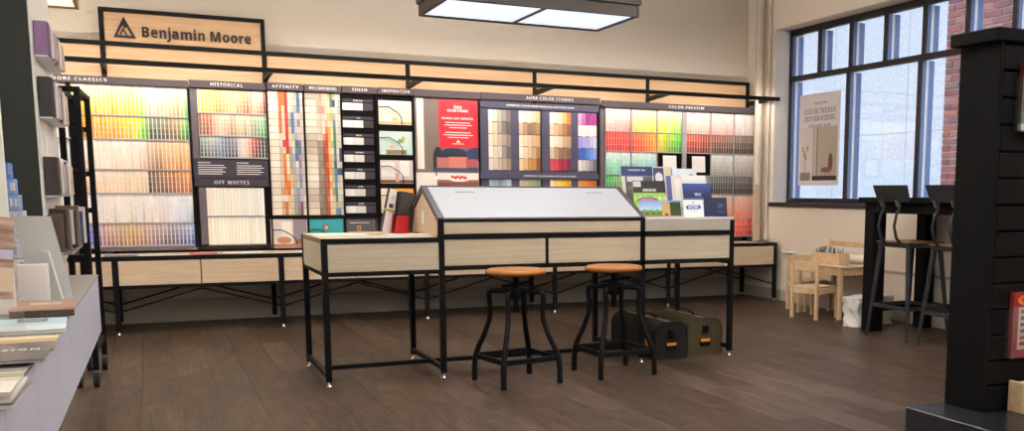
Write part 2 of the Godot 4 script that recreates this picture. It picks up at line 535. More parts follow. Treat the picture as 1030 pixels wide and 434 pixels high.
func shell() -> void:
	# floor: a slab with planks laid on it where the camera looks
	var fl := begin()
	bb(fl, Vector3(-2.3, -0.25, -9.1), Vector3(6.1, -0.012, 3.3))
	var f := struct("floor", fl, M["subfloor"])
	var st := begin()
	box(st, Vector3(0, -0.006, 0), Vector3(0.1824, 0.012, 1.2194), 0.0008)
	var plank := st.commit()
	var i := 0
	var x := -1.0
	while x < 5.66:
		var z := -8.9 + fmod(i * 0.437, 1.22) - 1.22
		while z < -2.2:
			var zc := z + 0.61
			if zc > -8.4 + 0.1 or zc > -8.9 + 0.6:
				putm("plank", plank, M["plank_%d" % (rng.randi() % 6)], f, Vector3(x + 0.0915, 0.0, zc))
			else:
				var l := (zc + 0.61) - (-8.9)
				if l > 0.05:
					st = begin()
					box(st, Vector3(0, -0.006, 0), Vector3(0.1815, 0.012, l - 0.0015), 0.0012)
					put("plank", st, M["plank_%d" % (rng.randi() % 6)], f, Vector3(x + 0.0915, 0.0, -8.9 + l * 0.5))
			z += 1.22
		x += 0.183
		i += 1
	st = begin()
	bb(st, Vector3(-2.2, -0.012, -2.4), Vector3(-1.0, 0.0, 3.2))
	bb(st, Vector3(-2.2, -0.012, -8.9), Vector3(-1.0, 0.0, -2.4))
	bb(st, Vector3(-1.0, -0.014, -2.2), Vector3(5.66, -0.001, 3.2))
	var rest := put("plank_field", st, M["plank_0"], f)
	rest.set_meta("kind", "stuff")
	st = begin()
	bb(st, Vector3(-2.3, 0, -9.1), Vector3(6.1, 3.4, ZB))
	struct("wall_back", st, M["wall_paint"])
	st = begin()
	bb(st, Vector3(-2.4, 0, ZB), Vector3(-2.2, 3.4, 3.2))
	struct("wall_left", st, M["wall_paint"])
	st = begin()
	bb(st, Vector3(-2.4, 0, 3.2), Vector3(6.1, 3.4, 3.4))
	struct("wall_front", st, M["wall_paint"])
	st = begin()
	bb(st, Vector3(-2.4, 3.3, -9.1), Vector3(6.1, 3.5, 3.4))
	struct("ceiling", st, M["ceiling_paint"])
	# window wall, opening z -8.40..-3.2, y 0.98..2.69
	st = begin()
	bb(st, Vector3(XR, 0, ZB), Vector3(6.0, 3.3, -8.395))
	bb(st, Vector3(XR, 0, -3.2), Vector3(6.0, 3.3, 3.2))
	bb(st, Vector3(XR, 0, -8.395), Vector3(6.0, 0.955, -3.2))
	bb(st, Vector3(XR, 2.69, -8.395), Vector3(6.0, 3.3, -3.2))
	struct("wall_right", st, M["window_wall_paint"])
	st = begin()
	bb(st, Vector3(XR + 0.001, 0.985, -8.395), Vector3(5.828, 2.69, -8.39))
	struct("trim_1", st, M["jamb_paint"])
	st = begin()
	bb(st, Vector3(XR - 0.025, 0.945, -8.43), Vector3(5.83, 0.985, -3.2), 0.004)
	struct("trim_2", st, M["frame_bronze"])
	st = begin()
	bb(st, Vector3(-1.9, 0.0, ZB), Vector3(XR, 0.19, ZB + 0.014), 0.004)
	struct("baseboard_back", st, M["base_paint"])
	st = begin()
	bb(st, Vector3(XR - 0.014, 0.0, ZB + 0.02), Vector3(XR, 0.11, 2.0), 0.004)
	struct("baseboard_right", st, M["base_paint"])
	st = begin()
	bb(st, Vector3(XR - 0.012, 0.40, -8.0), Vector3(XR, 0.425, -3.4), 0.004)
	struct("trim_3", st, M["base_paint"])
	# window frame: bronze members inside, stops tinted with reflected sky blue and a white gasket outside
	var w := Node3D.new()
	w.name = numbered("window_1")
	add_child(w, true)
	w.set_meta("kind", "structure")
	st = begin()
	var xf := 5.83
	bb(st, Vector3(xf, 2.63, -8.39), Vector3(xf + 0.05, 2.69, -3.2))
	bb(st, Vector3(xf, 0.985, -8.39), Vector3(xf + 0.05, 1.03, -3.2))
	bb(st, Vector3(xf, 2.185, -8.39), Vector3(xf + 0.05, 2.235, -3.2))
	bb(st, Vector3(xf, 1.03, -8.39), Vector3(xf + 0.05, 2.63, -8.36))
	put("window_frame", st, M["frame_bronze"], w)
	var ups := [-7.905, -7.43, -6.95, -6.465, -5.98, -5.5, -5.02, -4.54, -4.06, -3.58]
	var lows := [-7.455, -6.50, -5.5, -4.54, -3.58]
	for z in ups:
		mullion(w, z, 2.235, 2.63)
	for z in lows:
		mullion(w, z, 1.03, 2.185)
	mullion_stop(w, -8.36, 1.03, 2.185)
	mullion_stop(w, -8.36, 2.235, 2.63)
	var pz := -8.36
	for z in ups + [-3.2]:
		pane(w, pz + 0.005, z - 0.022, 2.235, 2.63)
		pz = z + 0.022
	pz = -8.36
	for z in lows + [-3.2]:
		pane(w, pz + 0.005, z - 0.022, 1.03, 2.185)
		pz = z + 0.022
	# pipes in the corner
	st = begin()
	tube(st, [Vector3(5.585, 0.588, -8.56), Vector3(5.585, 3.3, -8.56)], 0.042, 16)
	struct("trim_4", st, M["wall_paint"]).name = "corner_pipe"
	st = begin()
	tube(st, [Vector3(5.635, 0.60, -8.46), Vector3(5.635, 3.3, -8.46)], 0.017, 10)
	tube(st, [Vector3(5.635, 0.62, -8.46), Vector3(5.635, 0.66, -8.46)], 0.03, 10)
	struct("trim_5", st, M["wall_paint"]).name = "corner_conduit"

func mullion(w: Node, z: float, y0: float, y1: float) -> void:
	var st := begin()
	bb(st, Vector3(5.83, y0, z - 0.021), Vector3(5.848, y1, z + 0.021))
	put("mullion", st, M["frame_bronze"], w)
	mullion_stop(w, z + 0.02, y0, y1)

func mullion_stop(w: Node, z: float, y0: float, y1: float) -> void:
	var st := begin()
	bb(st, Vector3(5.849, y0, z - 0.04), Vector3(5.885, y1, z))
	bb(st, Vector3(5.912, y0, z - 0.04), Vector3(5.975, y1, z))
	put("glazing_stop", st, M["frame_sky_reflection"], w)
	st = begin()
	bb(st, Vector3(5.885, y0, z - 0.04), Vector3(5.912, y1, z + 0.004))
	put("gasket", st, M["white_gasket"], w)

func pane(w: Node, z0: float, z1: float, y0: float, y1: float) -> void:
	var st := begin()
	bb(st, Vector3(5.896, y0, z0), Vector3(5.902, y1, z1))
	put("pane", st, M["window_glass"], w)

func outside() -> void:
	var st := begin()
	bb(st, Vector3(6.05, -0.4, -26), Vector3(20, -0.05, 6))
	struct("pavement", st, M["concrete"])
	# pale wall across the way with shallow panel joints
	st = begin()
	bb(st, Vector3(11.0, -0.05, -24), Vector3(11.3, 6.5, 0))
	var wl := struct("wall_outside", st, M["stucco"])
	for k in 11:
		for j in 3:
			st = begin()
			bb(st, Vector3(10.985, 0.0 + j * 2.06, -22.0 + k * 1.9), Vector3(10.999, 2.05 + j * 2.06, -22.0 + k * 1.9 + 1.89), 0.003)
			put("panel", st, M["stucco"], wl)
	# soffit over the pavement
	st = begin()
	bb(st, Vector3(6.9, 3.25, -7.45), Vector3(8.3, 3.5, -3.0))
	struct("soffit", st, M["grille_paint"])
	# brick pier
	var t := thing("brick_pier", "red brick pier standing outside the window beside the black post", "pier", Vector3(7.35, -0.05, -6.95))
	st = begin()
	bb(st, Vector3(-0.335, 0, -0.495), Vector3(0.335, 3.28, 0.495))
	mat("mortar", hx("e2dcdc"), 0.9)
	put("mortar", st, M["mortar"], t)
	var tones := ["b86e68", "c47c76", "aa666e", "cc8a84", "a0707c", "bb8286"]
	var mats := []
	for i in tones.size():
		mats.append(mat("brick_%d" % i, hx(tones[i]), 0.85))
	st = begin()
	box(st, Vector3.ZERO, Vector3(0.03, 0.053, 0.186), 0.004)
	var full := st.commit()
	st = begin()
	box(st, Vector3.ZERO, Vector3(0.03, 0.056, 0.09), 0.004)
	var half := st.commit()
	st = begin()
	box(st, Vector3.ZERO, Vector3(0.19, 0.056, 0.03), 0.004)
	var end := st.commit()
	for r in range(12, 48):
		var y := 0.035 + r * 0.0667
		for k in 5:
			var z := -0.4 + k * 0.2 + (0.1 if r % 2 else 0.0)
			if r % 2 and k == 4:
				putm("brick", half, mats[rng.randi() % 6], t, Vector3(-0.335, y, -0.45))
				putm("brick", half, mats[rng.randi() % 6], t, Vector3(-0.335, y, 0.45))
			else:
				putm("brick", full, mats[rng.randi() % 6], t, Vector3(-0.335, y, z))
	st = begin()
	for r in range(12, 48):
		var y := 0.035 + r * 0.0667
		for k in 3:
			box(st, Vector3(-0.2 + k * 0.2, y, 0.495), Vector3(0.19, 0.056, 0.03), 0.004, Basis.IDENTITY, lin(hx(tones[(r * 3 + k * 5) % 6])))
	put("side_bricks", st, M["tinted"], t).set_meta("kind", "stuff")
	# dome seen over the sill
	var d := thing("litter_bin", "blue domed top of a round bin just outside the window", "bin", Vector3(6.45, -0.05, -8.35))
	st = begin()
	var prof := [Vector2(0.17, 0.0), Vector2(0.17, 0.9)]
	for i in 9:
		var a := PI * 0.5 * i / 8.0
		prof.append(Vector2(0.175 * cos(a), 0.9 + 0.175 * sin(a)))
	lathe(st, prof, 24)
	mat("blue_bin", hx("4f6fae"), 0.5)
	put("body", st, M["blue_bin"], d)

func back_counter() -> void:
	var t := thing("display_counter", "long low black steel counter with pale wood drawers under the colour displays", "counter", Vector3(0, 0, 0))
	var zf := -8.19
	var zr := -8.83
	var xs := [-1.40, -0.245, 0.909, 2.063, 3.217, 4.371, 5.578]
	var st := begin()
	bb(st, Vector3(-1.42, 0.565, zr), Vector3(5.60, 0.58, zf - 0.012))
	put("top", st, M["cream_laminate"], t)
	st = begin()
	bb(st, Vector3(-1.42, 0.556, zf - 0.03), Vector3(5.598, 0.587, zf), 0.002)
	bb(st, Vector3(-1.42, 0.345, zf - 0.03), Vector3(5.598, 0.368, zf - 0.004), 0.002)
	bb(st, Vector3(-1.42, 0.556, zr), Vector3(5.598, 0.587, zr + 0.03), 0.002)
	bb(st, Vector3(5.568, 0.556, zr + 0.03), Vector3(5.598, 0.587, zf - 0.03), 0.002)
	put("rail", st, M["black_steel"], t)
	for i in xs.size():
		var x: float = xs[i]
		for z in [zf - 0.016, zr + 0.02]:
			st = begin()
			bb(st, Vector3(x - 0.018, 0.03, z - 0.016), Vector3(x + 0.018, 0.556, z + 0.016), 0.002)
			put("leg", st, M["black_steel"], t)
			st = begin()
			lathe(st, [Vector2(0.0, 0.0), Vector2(0.017, 0.0), Vector2(0.017, 0.008), Vector2(0.006, 0.014), Vector2(0.006, 0.032)], 12, Vector3(x, 0, z))
			put("foot", st, M["chrome"], t)
		st = begin()
		bb(st, Vector3(x - 0.012, 0.35, zr + 0.035), Vector3(x + 0.012, 0.375, zf - 0.035))
		put("side_rail", st, M["black_steel"], t)
	for i in 6:
		var x0: float = xs[i] + 0.021
		var x1: float = xs[i + 1] - 0.021
		var mid := (x0 + x1) * 0.5
		for s in 2:
			var a := x0 if s == 0 else mid + 0.004
			var b := mid - 0.004 if s == 0 else x1
			st = begin()
			bb(st, Vector3(a, 0.371, zf - 0.022), Vector3(b, 0.553, zf - 0.004), 0.002)
			put("drawer_front", st, M["maple"], t)
		st = begin()
		bb(st, Vector3(x0, 0.375, zr + 0.04), Vector3(x1, 0.55, zf - 0.024))
		put("drawer_box", st, M["black_matt"], t)
		# braces under the drawers, front pair and back pair
		for z in [zf - 0.02, zr + 0.05]:
			st = begin()
			bar(st, Vector3(x0, 0.175, z), Vector3(mid, 0.335, z), 0.012, 0.012)
			bar(st, Vector3(x1, 0.175, z), Vector3(mid, 0.335, z), 0.012, 0.012)
			put("brace", st, M["black_steel"], t)
	# things lying along the counter's edge
	for k in 4:
		var lf := begin()
		box(lf, Vector3(0, 0.004, 0), Vector3([0.2, 0.16, 0.22, 0.14][k], 0.008, 0.11), 0.001, Basis.IDENTITY, lin(hx(["c86464", "ebe6e0", "8d8890", "d9c9b8"][k])))
		var o := put("leaflet", lf, M["tinted"], self, Vector3([0.36, 0.72, -0.2, 0.55][k], 0.587, -8.33))
		o.rotation.y = [0.05, -0.08, 0.1, 0.02][k]
		tag(o, ["red leaflet lying on the low counter under the off white strips", "white leaflet on the low counter near the island's left end", "grey leaflet on the low counter beside the black rolling frame", "tan leaflet on the low counter between red and white leaflets"][k], "leaflet", "leaflets on the display counter")

func top_frame() -> void:
	# open steel frame with wood panels above the displays, and the ledge in front of it
	var t := thing("overhead_rack", "black steel rail frame with wood panels running above the colour displays", "frame")
	var zp := -8.75
	var ps := [-1.40, -0.243, 0.912, 2.08, 3.25, 4.42, 5.573]
	var st := begin()
	bb(st, Vector3(-1.42, 2.172, zp - 0.03), Vector3(5.591, 2.204, zp), 0.002)
	put("rail", st, M["black_steel"], t)
	for x in ps:
		st = begin()
		bb(st, Vector3(x - 0.017, 0.58, zp - 0.032), Vector3(x + 0.017, 2.172, zp - 0.001), 0.002)
		put("post", st, M["black_steel"], t)
		st = begin()
		prism(st, PackedVector2Array([Vector2(zp, 1.962), Vector2(-8.60, 1.970), Vector2(-8.29, 1.984), Vector2(-8.29, 2.008), Vector2(zp, 2.008)]), 0.03, Transform3D(Basis(Vector3(0, 0, 1), Vector3(0, 1, 0), Vector3(-1, 0, 0)), Vector3(x + 0.015, 0, 0)))
		put("bracket", st, M["black_steel"], t)
	for i in 6:
		st = begin()
		bb(st, Vector3(ps[i] + 0.019, 1.90, zp - 0.028), Vector3(ps[i + 1] - 0.019, 2.170, zp - 0.012), 0.002)
		put("wood_panel", st, M["maple_panel"], t)
	st = begin()
	bb(st, Vector3(-1.42, 1.981, -8.29), Vector3(5.628, 2.016, -8.245), 0.002)
	put("front_bar", st, M["black_steel"], t)
	# lamp strips tucked behind the bar, shining at the displays
	for i in 6:
		var x0: float = ps[i] + 0.03
		var x1: float = ps[i + 1] - 0.03
		st = begin()
		bb(st, Vector3(x0, 1.986, -8.310), Vector3(x1, 2.004, -8.291))
		put("lamp_strip", st, M["strip_glow"], t)
		area("strip_lamp", Vector3((x0 + x1) * 0.5, 1.99, -8.315), x1 - x0, 0.018, STRIP, STRIP_E, Vector3(-35, 0, 0), t)
	# sign
	var s := thing("sign_board", "wooden store sign with black triangle emblem and bold black lettering", "sign", Vector3(0.335, 2.205, -8.75))
	st = begin()
	bb(st, Vector3(-0.56, 0.0, -0.024), Vector3(0.56, 0.22, -0.008), 0.002)
	put("panel", st, M["maple_panel"], s)
	st = begin()
	bb(st, Vector3(-0.595, 0.218, -0.03), Vector3(0.59, 0.250, 0.0), 0.002)
	bb(st, Vector3(-0.595, 0.0, -0.03), Vector3(-0.560, 0.218, 0.0), 0.002)
	bb(st, Vector3(0.558, 0.0, -0.03), Vector3(0.590, 0.218, 0.0), 0.002)
	put("frame", st, M["black_steel"], s)
	write(s, "Benjamin Moore", 0.078, Vector3(0.085, 0.082, -0.001), M["ink"], 0.785, true, false, 0, Basis.IDENTITY, 0.012)
	var e := Node3D.new()
	# emblem: outlined triangle with two peaks inside
	st = begin()
	var a := Vector2(-0.50, 0.030)
	var b := Vector2(-0.347, 0.030)
	var c := Vector2(-0.425, 0.190)
	var tr := Transform3D(Basis.IDENTITY, Vector3(0, 0, -0.008))
	prism(st, PackedVector2Array([a, b, b + Vector2(-0.026, 0.016), a + Vector2(0.026, 0.016)]), 0.012, tr)
	prism(st, PackedVector2Array([a, a + Vector2(0.026, 0.016), c + Vector2(0, -0.040), c]), 0.012, tr)
	prism(st, PackedVector2Array([b, c, c + Vector2(0, -0.040), b + Vector2(-0.026, 0.016)]), 0.012, tr)
	prism(st, PackedVector2Array([c + Vector2(0, -0.03), c + Vector2(-0.024, -0.085), c + Vector2(-0.006, -0.068), c + Vector2(0.004, -0.09), c + Vector2(0.022, -0.075), c + Vector2(0.02, -0.06)]), 0.012, tr)
	prism(st, PackedVector2Array([Vector2(-0.462, 0.046), Vector2(-0.452, 0.046), Vector2(-0.432, 0.085), Vector2(-0.412, 0.046), Vector2(-0.402, 0.046), Vector2(-0.432, 0.104)]), 0.012, tr)
	e.free()
	put("emblem", st, M["ink"], s)

# ---------------------------------------------------------------- colour displays
func stops(list: Array, t: float) -> Array:
	for i in range(1, list.size()):
		if t <= list[i][0]:
			var f: float = (t - list[i - 1][0]) / maxf(list[i][0] - list[i - 1][0], 0.001)
			return [hx(list[i - 1][1]).lerp(hx(list[i][1]), f), hx(list[i - 1][2]).lerp(hx(list[i][2]), f)]
	return [hx(list[-1][1]), hx(list[-1][2])]

func hue_name(c: Color) -> String:
	var h := c.h * 360.0
	if c.s < 0.10:
		return "off-white" if c.v > 0.85 else ("pale grey" if c.v > 0.62 else ("grey" if c.v > 0.3 else "charcoal"))
	var tone := "pale " if c.v > 0.85 and c.s < 0.3 else ("dark " if c.v < 0.42 else "")
	if h < 14 or h > 345:
		return tone + ("red" if c.s > 0.55 else "pink")
	if h < 42:
		if c.v < 0.7:
			return tone + "brown"
		return tone + ("orange" if c.s > 0.5 else "peach")
	if h < 68:
		return tone + ("yellow" if c.v > 0.6 else "olive")
	if h < 160:
		return tone + "green"
	if h < 200:
		return tone + "teal"
	if h < 255:
		return tone + "blue"
	return tone + "purple"

func jig(c: Color, a: float) -> Color:
	var d := rng.randf_range(-a, a)
	return Color(clampf(c.r + d + rng.randf_range(-a, a) * 0.4, 0, 1), clampf(c.g + d, 0, 1), clampf(c.b + d + rng.randf_range(-a, a) * 0.4, 0, 1))

# one strip card: white card with n printed chips; adds to st at offset
func card(st: SurfaceTool, o: Vector3, w: float, h: float, n: int, top: Color, bot: Color, wob := 0.05, mg := 0.10) -> void:
	var wc := lin(hx("efece8"))
	bb(st, o + Vector3(-w * 0.5, 0, 0), o + Vector3(w * 0.5, h, 0.004), 0.0, wc)
	var m := w * mg
	var gap := 0.0005 if n >= 6 else 0.0014
	var ch := (h - gap * (n + 1)) / n
	for i in n:
		var f := float(n - 1 - i) / maxf(n - 1, 1)
		var c := lin(jig(top.lerp(bot, f), wob))
		var y0 := gap + i * (ch + gap)
		quad(st, o + Vector3(-w * 0.5 + m, y0, 0.0046), o + Vector3(w * 0.5 - m, y0, 0.0046), o + Vector3(w * 0.5 - m, y0 + ch, 0.0046), o + Vector3(-w * 0.5 + m, y0 + ch, 0.0046), Vector3(0, 0, 1), c)

func card_row(rack: String, row: String, x0: float, x1: float, y0: float, y1: float, pitch: float, n: int, pal: Array, wob: float, group: String) -> void:
	var k := int(round((x1 - x0) / pitch))
	var p := (x1 - x0) / k
	for i in k:
		var t := (i + 0.5) / k
		var c := stops(pal, t)
		var st := begin()
		card(st, Vector3.ZERO, p * 0.955, y1 - y0, n, jig(c[0], wob * 1.1), jig(c[1], wob * 1.5), wob * 0.5)
		var o := put("color_strip", st, M["chips"], self, Vector3(x0 + (i + 0.5) * p, y0, ZD - 0.002))
		tag(o, "%s strip card, %s from left in the %s row of the %s rack" % [hue_name(c[0].lerp(c[1], 0.6)), ORD[i], row, rack], "paint card", group)

func header(t: Node, words: String, x0: float, x1: float, y0: float, y1: float, z: float, cap: float, tx := -99.0, width := 0.0, dark := false) -> void:
	var st := begin()
	bb(st, Vector3(x0, y0, z - 0.03), Vector3(x1, y1, z), 0.002)
	var h := put("header", st, M["header_dark"] if dark else M["header_grey"], t)
	if words != "":
		write(h, words, cap, Vector3((x0 + x1) * 0.5 if tx < -90 else tx, (y0 + y1) * 0.5, z + 0.0005), M["white_print"], width, false, false, 4)

func displays() -> void:
	var st: SurfaceTool
	# ---- Classics rack
	var t := thing("color_rack", "wide paint strip rack of six rows under the MOORE CLASSICS header", "rack")
	st = begin()
	bb(st, Vector3(-0.62, 0.625, ZD - 0.035), Vector3(0.331, 1.878, ZD - 0.012))
	put("back_panel", st, M["white_plastic"], t)
	header(t, "BENJAMIN MOORE CLASSICS", -0.95, 0.333, 1.874, 1.927, -8.66, 0.019, -0.56, 0.66)
	for y in [1.636, 1.456, 1.226, 1.041, 0.811, 0.632]:
		st = begin()
		bb(st, Vector3(-0.60, y, ZD - 0.012), Vector3(0.322, y + 0.011, ZD + 0.012), 0.001)
		put("shelf_lip", st, M["shelf_lip"], t)
	st = begin()
	bb(st, Vector3(-0.505, 0.63, ZD - 0.012), Vector3(-0.475, 1.873, ZD + 0.01))
	put("divider", st, M["display_black"], t)
	st = begin()
	bb(st, Vector3(0.322, 0.62, ZD - 0.035), Vector3(0.336, 1.873, ZD + 0.015))
	put("divider", st, M["display_black"], t)
	st = begin()
	bb(st, Vector3(-0.62, 0.60, ZD - 0.035), Vector3(0.336, 0.63, ZD + 0.01), 0.002)
	put("bottom_rail", st, M["side_grey"], t)
	var g := "strip cards in the Classics rack"
	var rows := [
		[1.648, 1.872, 7, [[0.0, "F4E4C8", "E4A428"], [0.35, "F4E2B8", "E8AE28"], [0.5, "EEE2B0", "E4C438"], [0.58, "E4EACC", "8CC440"], [0.65, "E0E2DC", "A4AA9C"], [0.8, "E8E0D4", "B4A88C"], [0.9, "EADFCC", "B8906C"], [1.0, "DCECD4", "5CBC58"]]],
		[1.468, 1.634, 4, [[0.0, "F09A20", "D88010"], [0.3, "F4A81E", "E08A10"], [0.48, "F5C820", "E0A818"], [0.55, "E8E030", "B8C820"], [0.60, "90D830", "50C020"], [0.66, "707870", "303830"], [0.78, "8A8A68", "55553A"], [0.87, "B08858", "6A4A28"], [0.95, "A8C060", "508838"], [1.0, "50C850", "208830"]]],
		[1.238, 1.455, 7, [[0.0, "F8E8E0", "F0D8CC"], [0.5, "F5E6DA", "E9CDB8"], [0.6, "F0E0D0", "D8B89A"], [0.63, "D8C0A8", "8A6848"], [0.8, "E8C8A0", "B07840"], [1.0, "F2C898", "E08A38"]]],
		[1.053, 1.225, 4, [[0.0, "F5DCD0", "EAC0A8"], [0.55, "F0DCC0", "E0C098"], [0.6, "EBD9C2", "D9BF9B"], [0.62, "7A5A42", "3E2A20"], [0.75, "A87848", "6A4020"], [0.85, "C08040", "8A5020"], [1.0, "E09848", "B86018"]]],
		[0.823, 1.040, 7, [[0.0, "F0E4EC", "E0D0E0"], [0.3, "F2EAE4", "DCCEC4"], [0.5, "F2EEE8", "D8D0C6"], [0.7, "F4ECEC", "DCCDD0"], [0.85, "ECEBF2", "C9CADF"], [1.0, "E2EAF5", "A9C0E2"]]],
		[0.644, 0.810, 4, [[0.0, "A880C0", "7A50A0"], [0.12, "9080C8", "5060C0"], [0.2, "C89898", "905860"], [0.35, "B09878", "806040"], [0.45, "C8A060", "9A7030"], [0.6, "C09898", "805860"], [0.75, "A8A0A8", "605860"], [0.88, "98A0B8", "485070"], [1.0, "98B8E8", "3A58A0"]]],
	]
	var names := ["top", "second", "third", "fourth", "fifth", "bottom"]
	for i in 6:
		card_row("Classics", names[i], -0.472, 0.320, rows[i][0], rows[i][1], 0.0283, rows[i][2], rows[i][3], 0.05, g)
	# ---- Historical rack with the off whites below
	t = thing("color_rack", "paint strip rack under the HISTORICAL and OFF WHITES headers", "rack")
	st = begin()
	bb(st, Vector3(0.340, 0.625, ZD - 0.035), Vector3(0.905, 1.878, ZD - 0.012))
	put("back_panel", st, M["display_black"], t)
	header(t, "HISTORICAL", 0.338, 0.902, 1.881, 1.937, -8.66, 0.024, 0.61, 0.235)
	st = begin()
	bb(st, Vector3(0.338, 1.325, ZD - 0.012), Vector3(0.388, 1.878, ZD + 0.006), 0.002)
	bb(st, Vector3(0.366, 0.64, ZD - 0.012), Vector3(0.418, 1.10, ZD + 0.006), 0.002)
	put("side_strip", st, M["side_grey"], t)
	for y in [1.681, 1.503, 1.331]:
		st = begin()
		bb(st, Vector3(0.389, y, ZD - 0.012), Vector3(0.903, y + 0.010, ZD + 0.012), 0.001)
		put("shelf_lip", st, M["shelf_lip"], t)
	for y in [0.862, 0.632]:
		st = begin()
		bb(st, Vector3(0.419, y, ZD - 0.012), Vector3(0.858, y + 0.009, ZD + 0.010), 0.001)
		put("shelf_lip", st, M["shelf_lip"], t)
	st = begin()
	bb(st, Vector3(0.338, 1.172, ZD - 0.012), Vector3(0.897, 1.322, ZD + 0.012), 0.002)
	var info := put("info_panel", st, M["header_dark"], t)
	for k in 2:
		var xx := 0.372 + k * 0.285
		write(info, ["HISTORICAL", "OFF WHITES"][k], 0.011, Vector3(xx + 0.045, 1.295, ZD + 0.0125), M["white_print"], 0.09)
		st = begin()
		for r in 5:
			bb(st, Vector3(xx, 1.272 - r * 0.017, ZD + 0.012), Vector3(xx + [0.19, 0.205, 0.18, 0.2, 0.175][r], 1.277 - r * 0.017, ZD + 0.0128))
		put("small_print", st, M["white_print"], info)
	header(t, "OFF WHITES", 0.338, 0.897, 1.106, 1.170, ZD + 0.012, 0.026, 0.615, 0.26, true)
	g = "strip cards in the Historical rack"
	card_row("Historical", "top", 0.391, 0.902, 1.692, 1.870, 0.0255, 5, [[0.0, "F8E0A0", "F0C860"], [0.25, "F5C060", "E0A040"], [0.5, "F6D8A0", "E0B070"], [0.65, "F0B070", "D88038"], [0.75, "F0A080", "D04020"], [0.8, "F8E0C8", "E8B890"], [0.93, "EAD0B8", "C88878"], [0.95, "C06058", "8A2020"], [1.0, "C86860", "902828"]], 0.06, g)
	card_row("Historical", "second", 0.393, 0.902, 1.514, 1.680, 0.0255, 5, [[0.0, "9A5A40", "5A3020"], [0.15, "C07040", "8A4020"], [0.3, "F0D8C8", "D8B098"], [0.5, "D8B898", "A08058"], [0.65, "E8D8C8", "B89878"], [0.8, "C8C8A8", "78886A"], [0.9, "90B890", "3A7850"], [1.0, "A0C8A0", "3A8850"]], 0.06, g)
	card_row("Historical", "third", 0.395, 0.902, 1.342, 1.502, 0.0255, 5, [[0.0, "88988A", "304838"], [0.2, "B8C0C0", "607078"], [0.35, "8098B8", "304870"], [0.5, "6A7078", "202830"], [0.6, "F0ECE8", "D8D0C8"], [0.72, "E8C8B8", "C09080"], [0.78, "C05050", "801818"], [0.86, "A04848", "601018"], [0.9, "404448", "181C20"], [1.0, "303438", "101418"]], 0.06, g)
	g = "strip cards in the off white rows"
	card_row("Historical", "upper off-white", 0.421, 0.856, 0.872, 1.096, 0.0253, 1, [[0.0, "F4E8DA", "F0E2D2"], [0.5, "F2EEE4", "EAE4DA"], [1.0, "F0ECE6", "E6E0DA"]], 0.03, g)
	card_row("Historical", "lower off-white", 0.421, 0.856, 0.642, 0.861, 0.0253, 1, [[0.0, "F6ECD8", "F0E2C8"], [0.5, "F6EEDC", "EEE2CC"], [1.0, "F0EADC", "EAE2D4"]], 0.03, g)
	# ---- Affinity and Williamsburg grids
	grid_panel("AFFINITY", "chip board with pale left column under the AFFINITY header", 0.912, 1.192, 1.884, 0.872, 18, 0.082, 8, ["E0CDB4", "C89878", "D86828", "C82020", "D8B060", "D8CDB0", "A8B098", "687860", "A8A8B8", "4868A0", "9088A0", "C8B8B8", "8A4858", "D8C8C0"], 5)
	grid_panel("WILLIAMSBURG", "chip board of red and orange columns under the WILLIAMSBURG header", 1.200, 1.494, 1.888, 0.872, 18, 0.095, 9, ["D8C8B0", "B0A088", "D89078", "D83020", "E06020", "E8B850", "E0D0A0", "B0B090", "507858", "5888A8", "384870", "B8B8B8", "D8D0C8"], 9)
	# ---- Sheen column
	t = thing("sample_column", "black column of grey and white gloss samples under the SHEEN header", "display")
	st = begin()
	bb(st, Vector3(1.500, 0.842, ZD - 0.035), Vector3(1.780, 1.89, ZD - 0.008))
	put("back_panel", st, M["display_black"], t)
	header(t, "SHEEN", 1.503, 1.783, 1.896, 1.950, -8.655, 0.022, 1.645, 0.12)
	var sn := ["ULTRA FLAT", "FLAT", "MATTE", "EGGSHELL", "PEARL", "SATIN", "GLOSS"]
	for k in 7:
		var y: float = 1.756 - k * 0.1447
		st = begin()
		bb(st, Vector3(1.506, y + 0.068, ZD - 0.008), Vector3(1.760, y + 0.092, ZD + 0.004), 0.001)
		var lb := put("name_strip", st, M["header_dark"], t)
		write(lb, sn[k], 0.010, Vector3(1.635, y + 0.080, ZD + 0.0045), M["white_print"])
		for j in 3:
			st = begin()
			bb(st, Vector3(1.506 + j * 0.0855, y, ZD - 0.008), Vector3(1.589 + j * 0.0855, y + 0.060, ZD + 0.003), 0.001)
			if j == 2:
				bb(st, Vector3(1.506 + j * 0.0855, y + 0.022, ZD + 0.003), Vector3(1.589 + j * 0.0855, y + 0.03, ZD + 0.004))
			put("sample_chip", st, [M["white_plastic"], M["white_laminate"], M["header_dark"]][j], t)
	# ---- Inspiration column
	t = thing("photo_column", "black column of framed room photos under the INSPIRATION header", "display")
	st = begin()
	bb(st, Vector3(1.790, 0.66, ZD - 0.035), Vector3(2.100, 1.895, ZD - 0.008))
	put("back_panel", st, M["display_black"], t)
	header(t, "INSPIRATION", 1.793, 2.101, 1.898, 1.953, -8.655, 0.021, 1.95, 0.235)
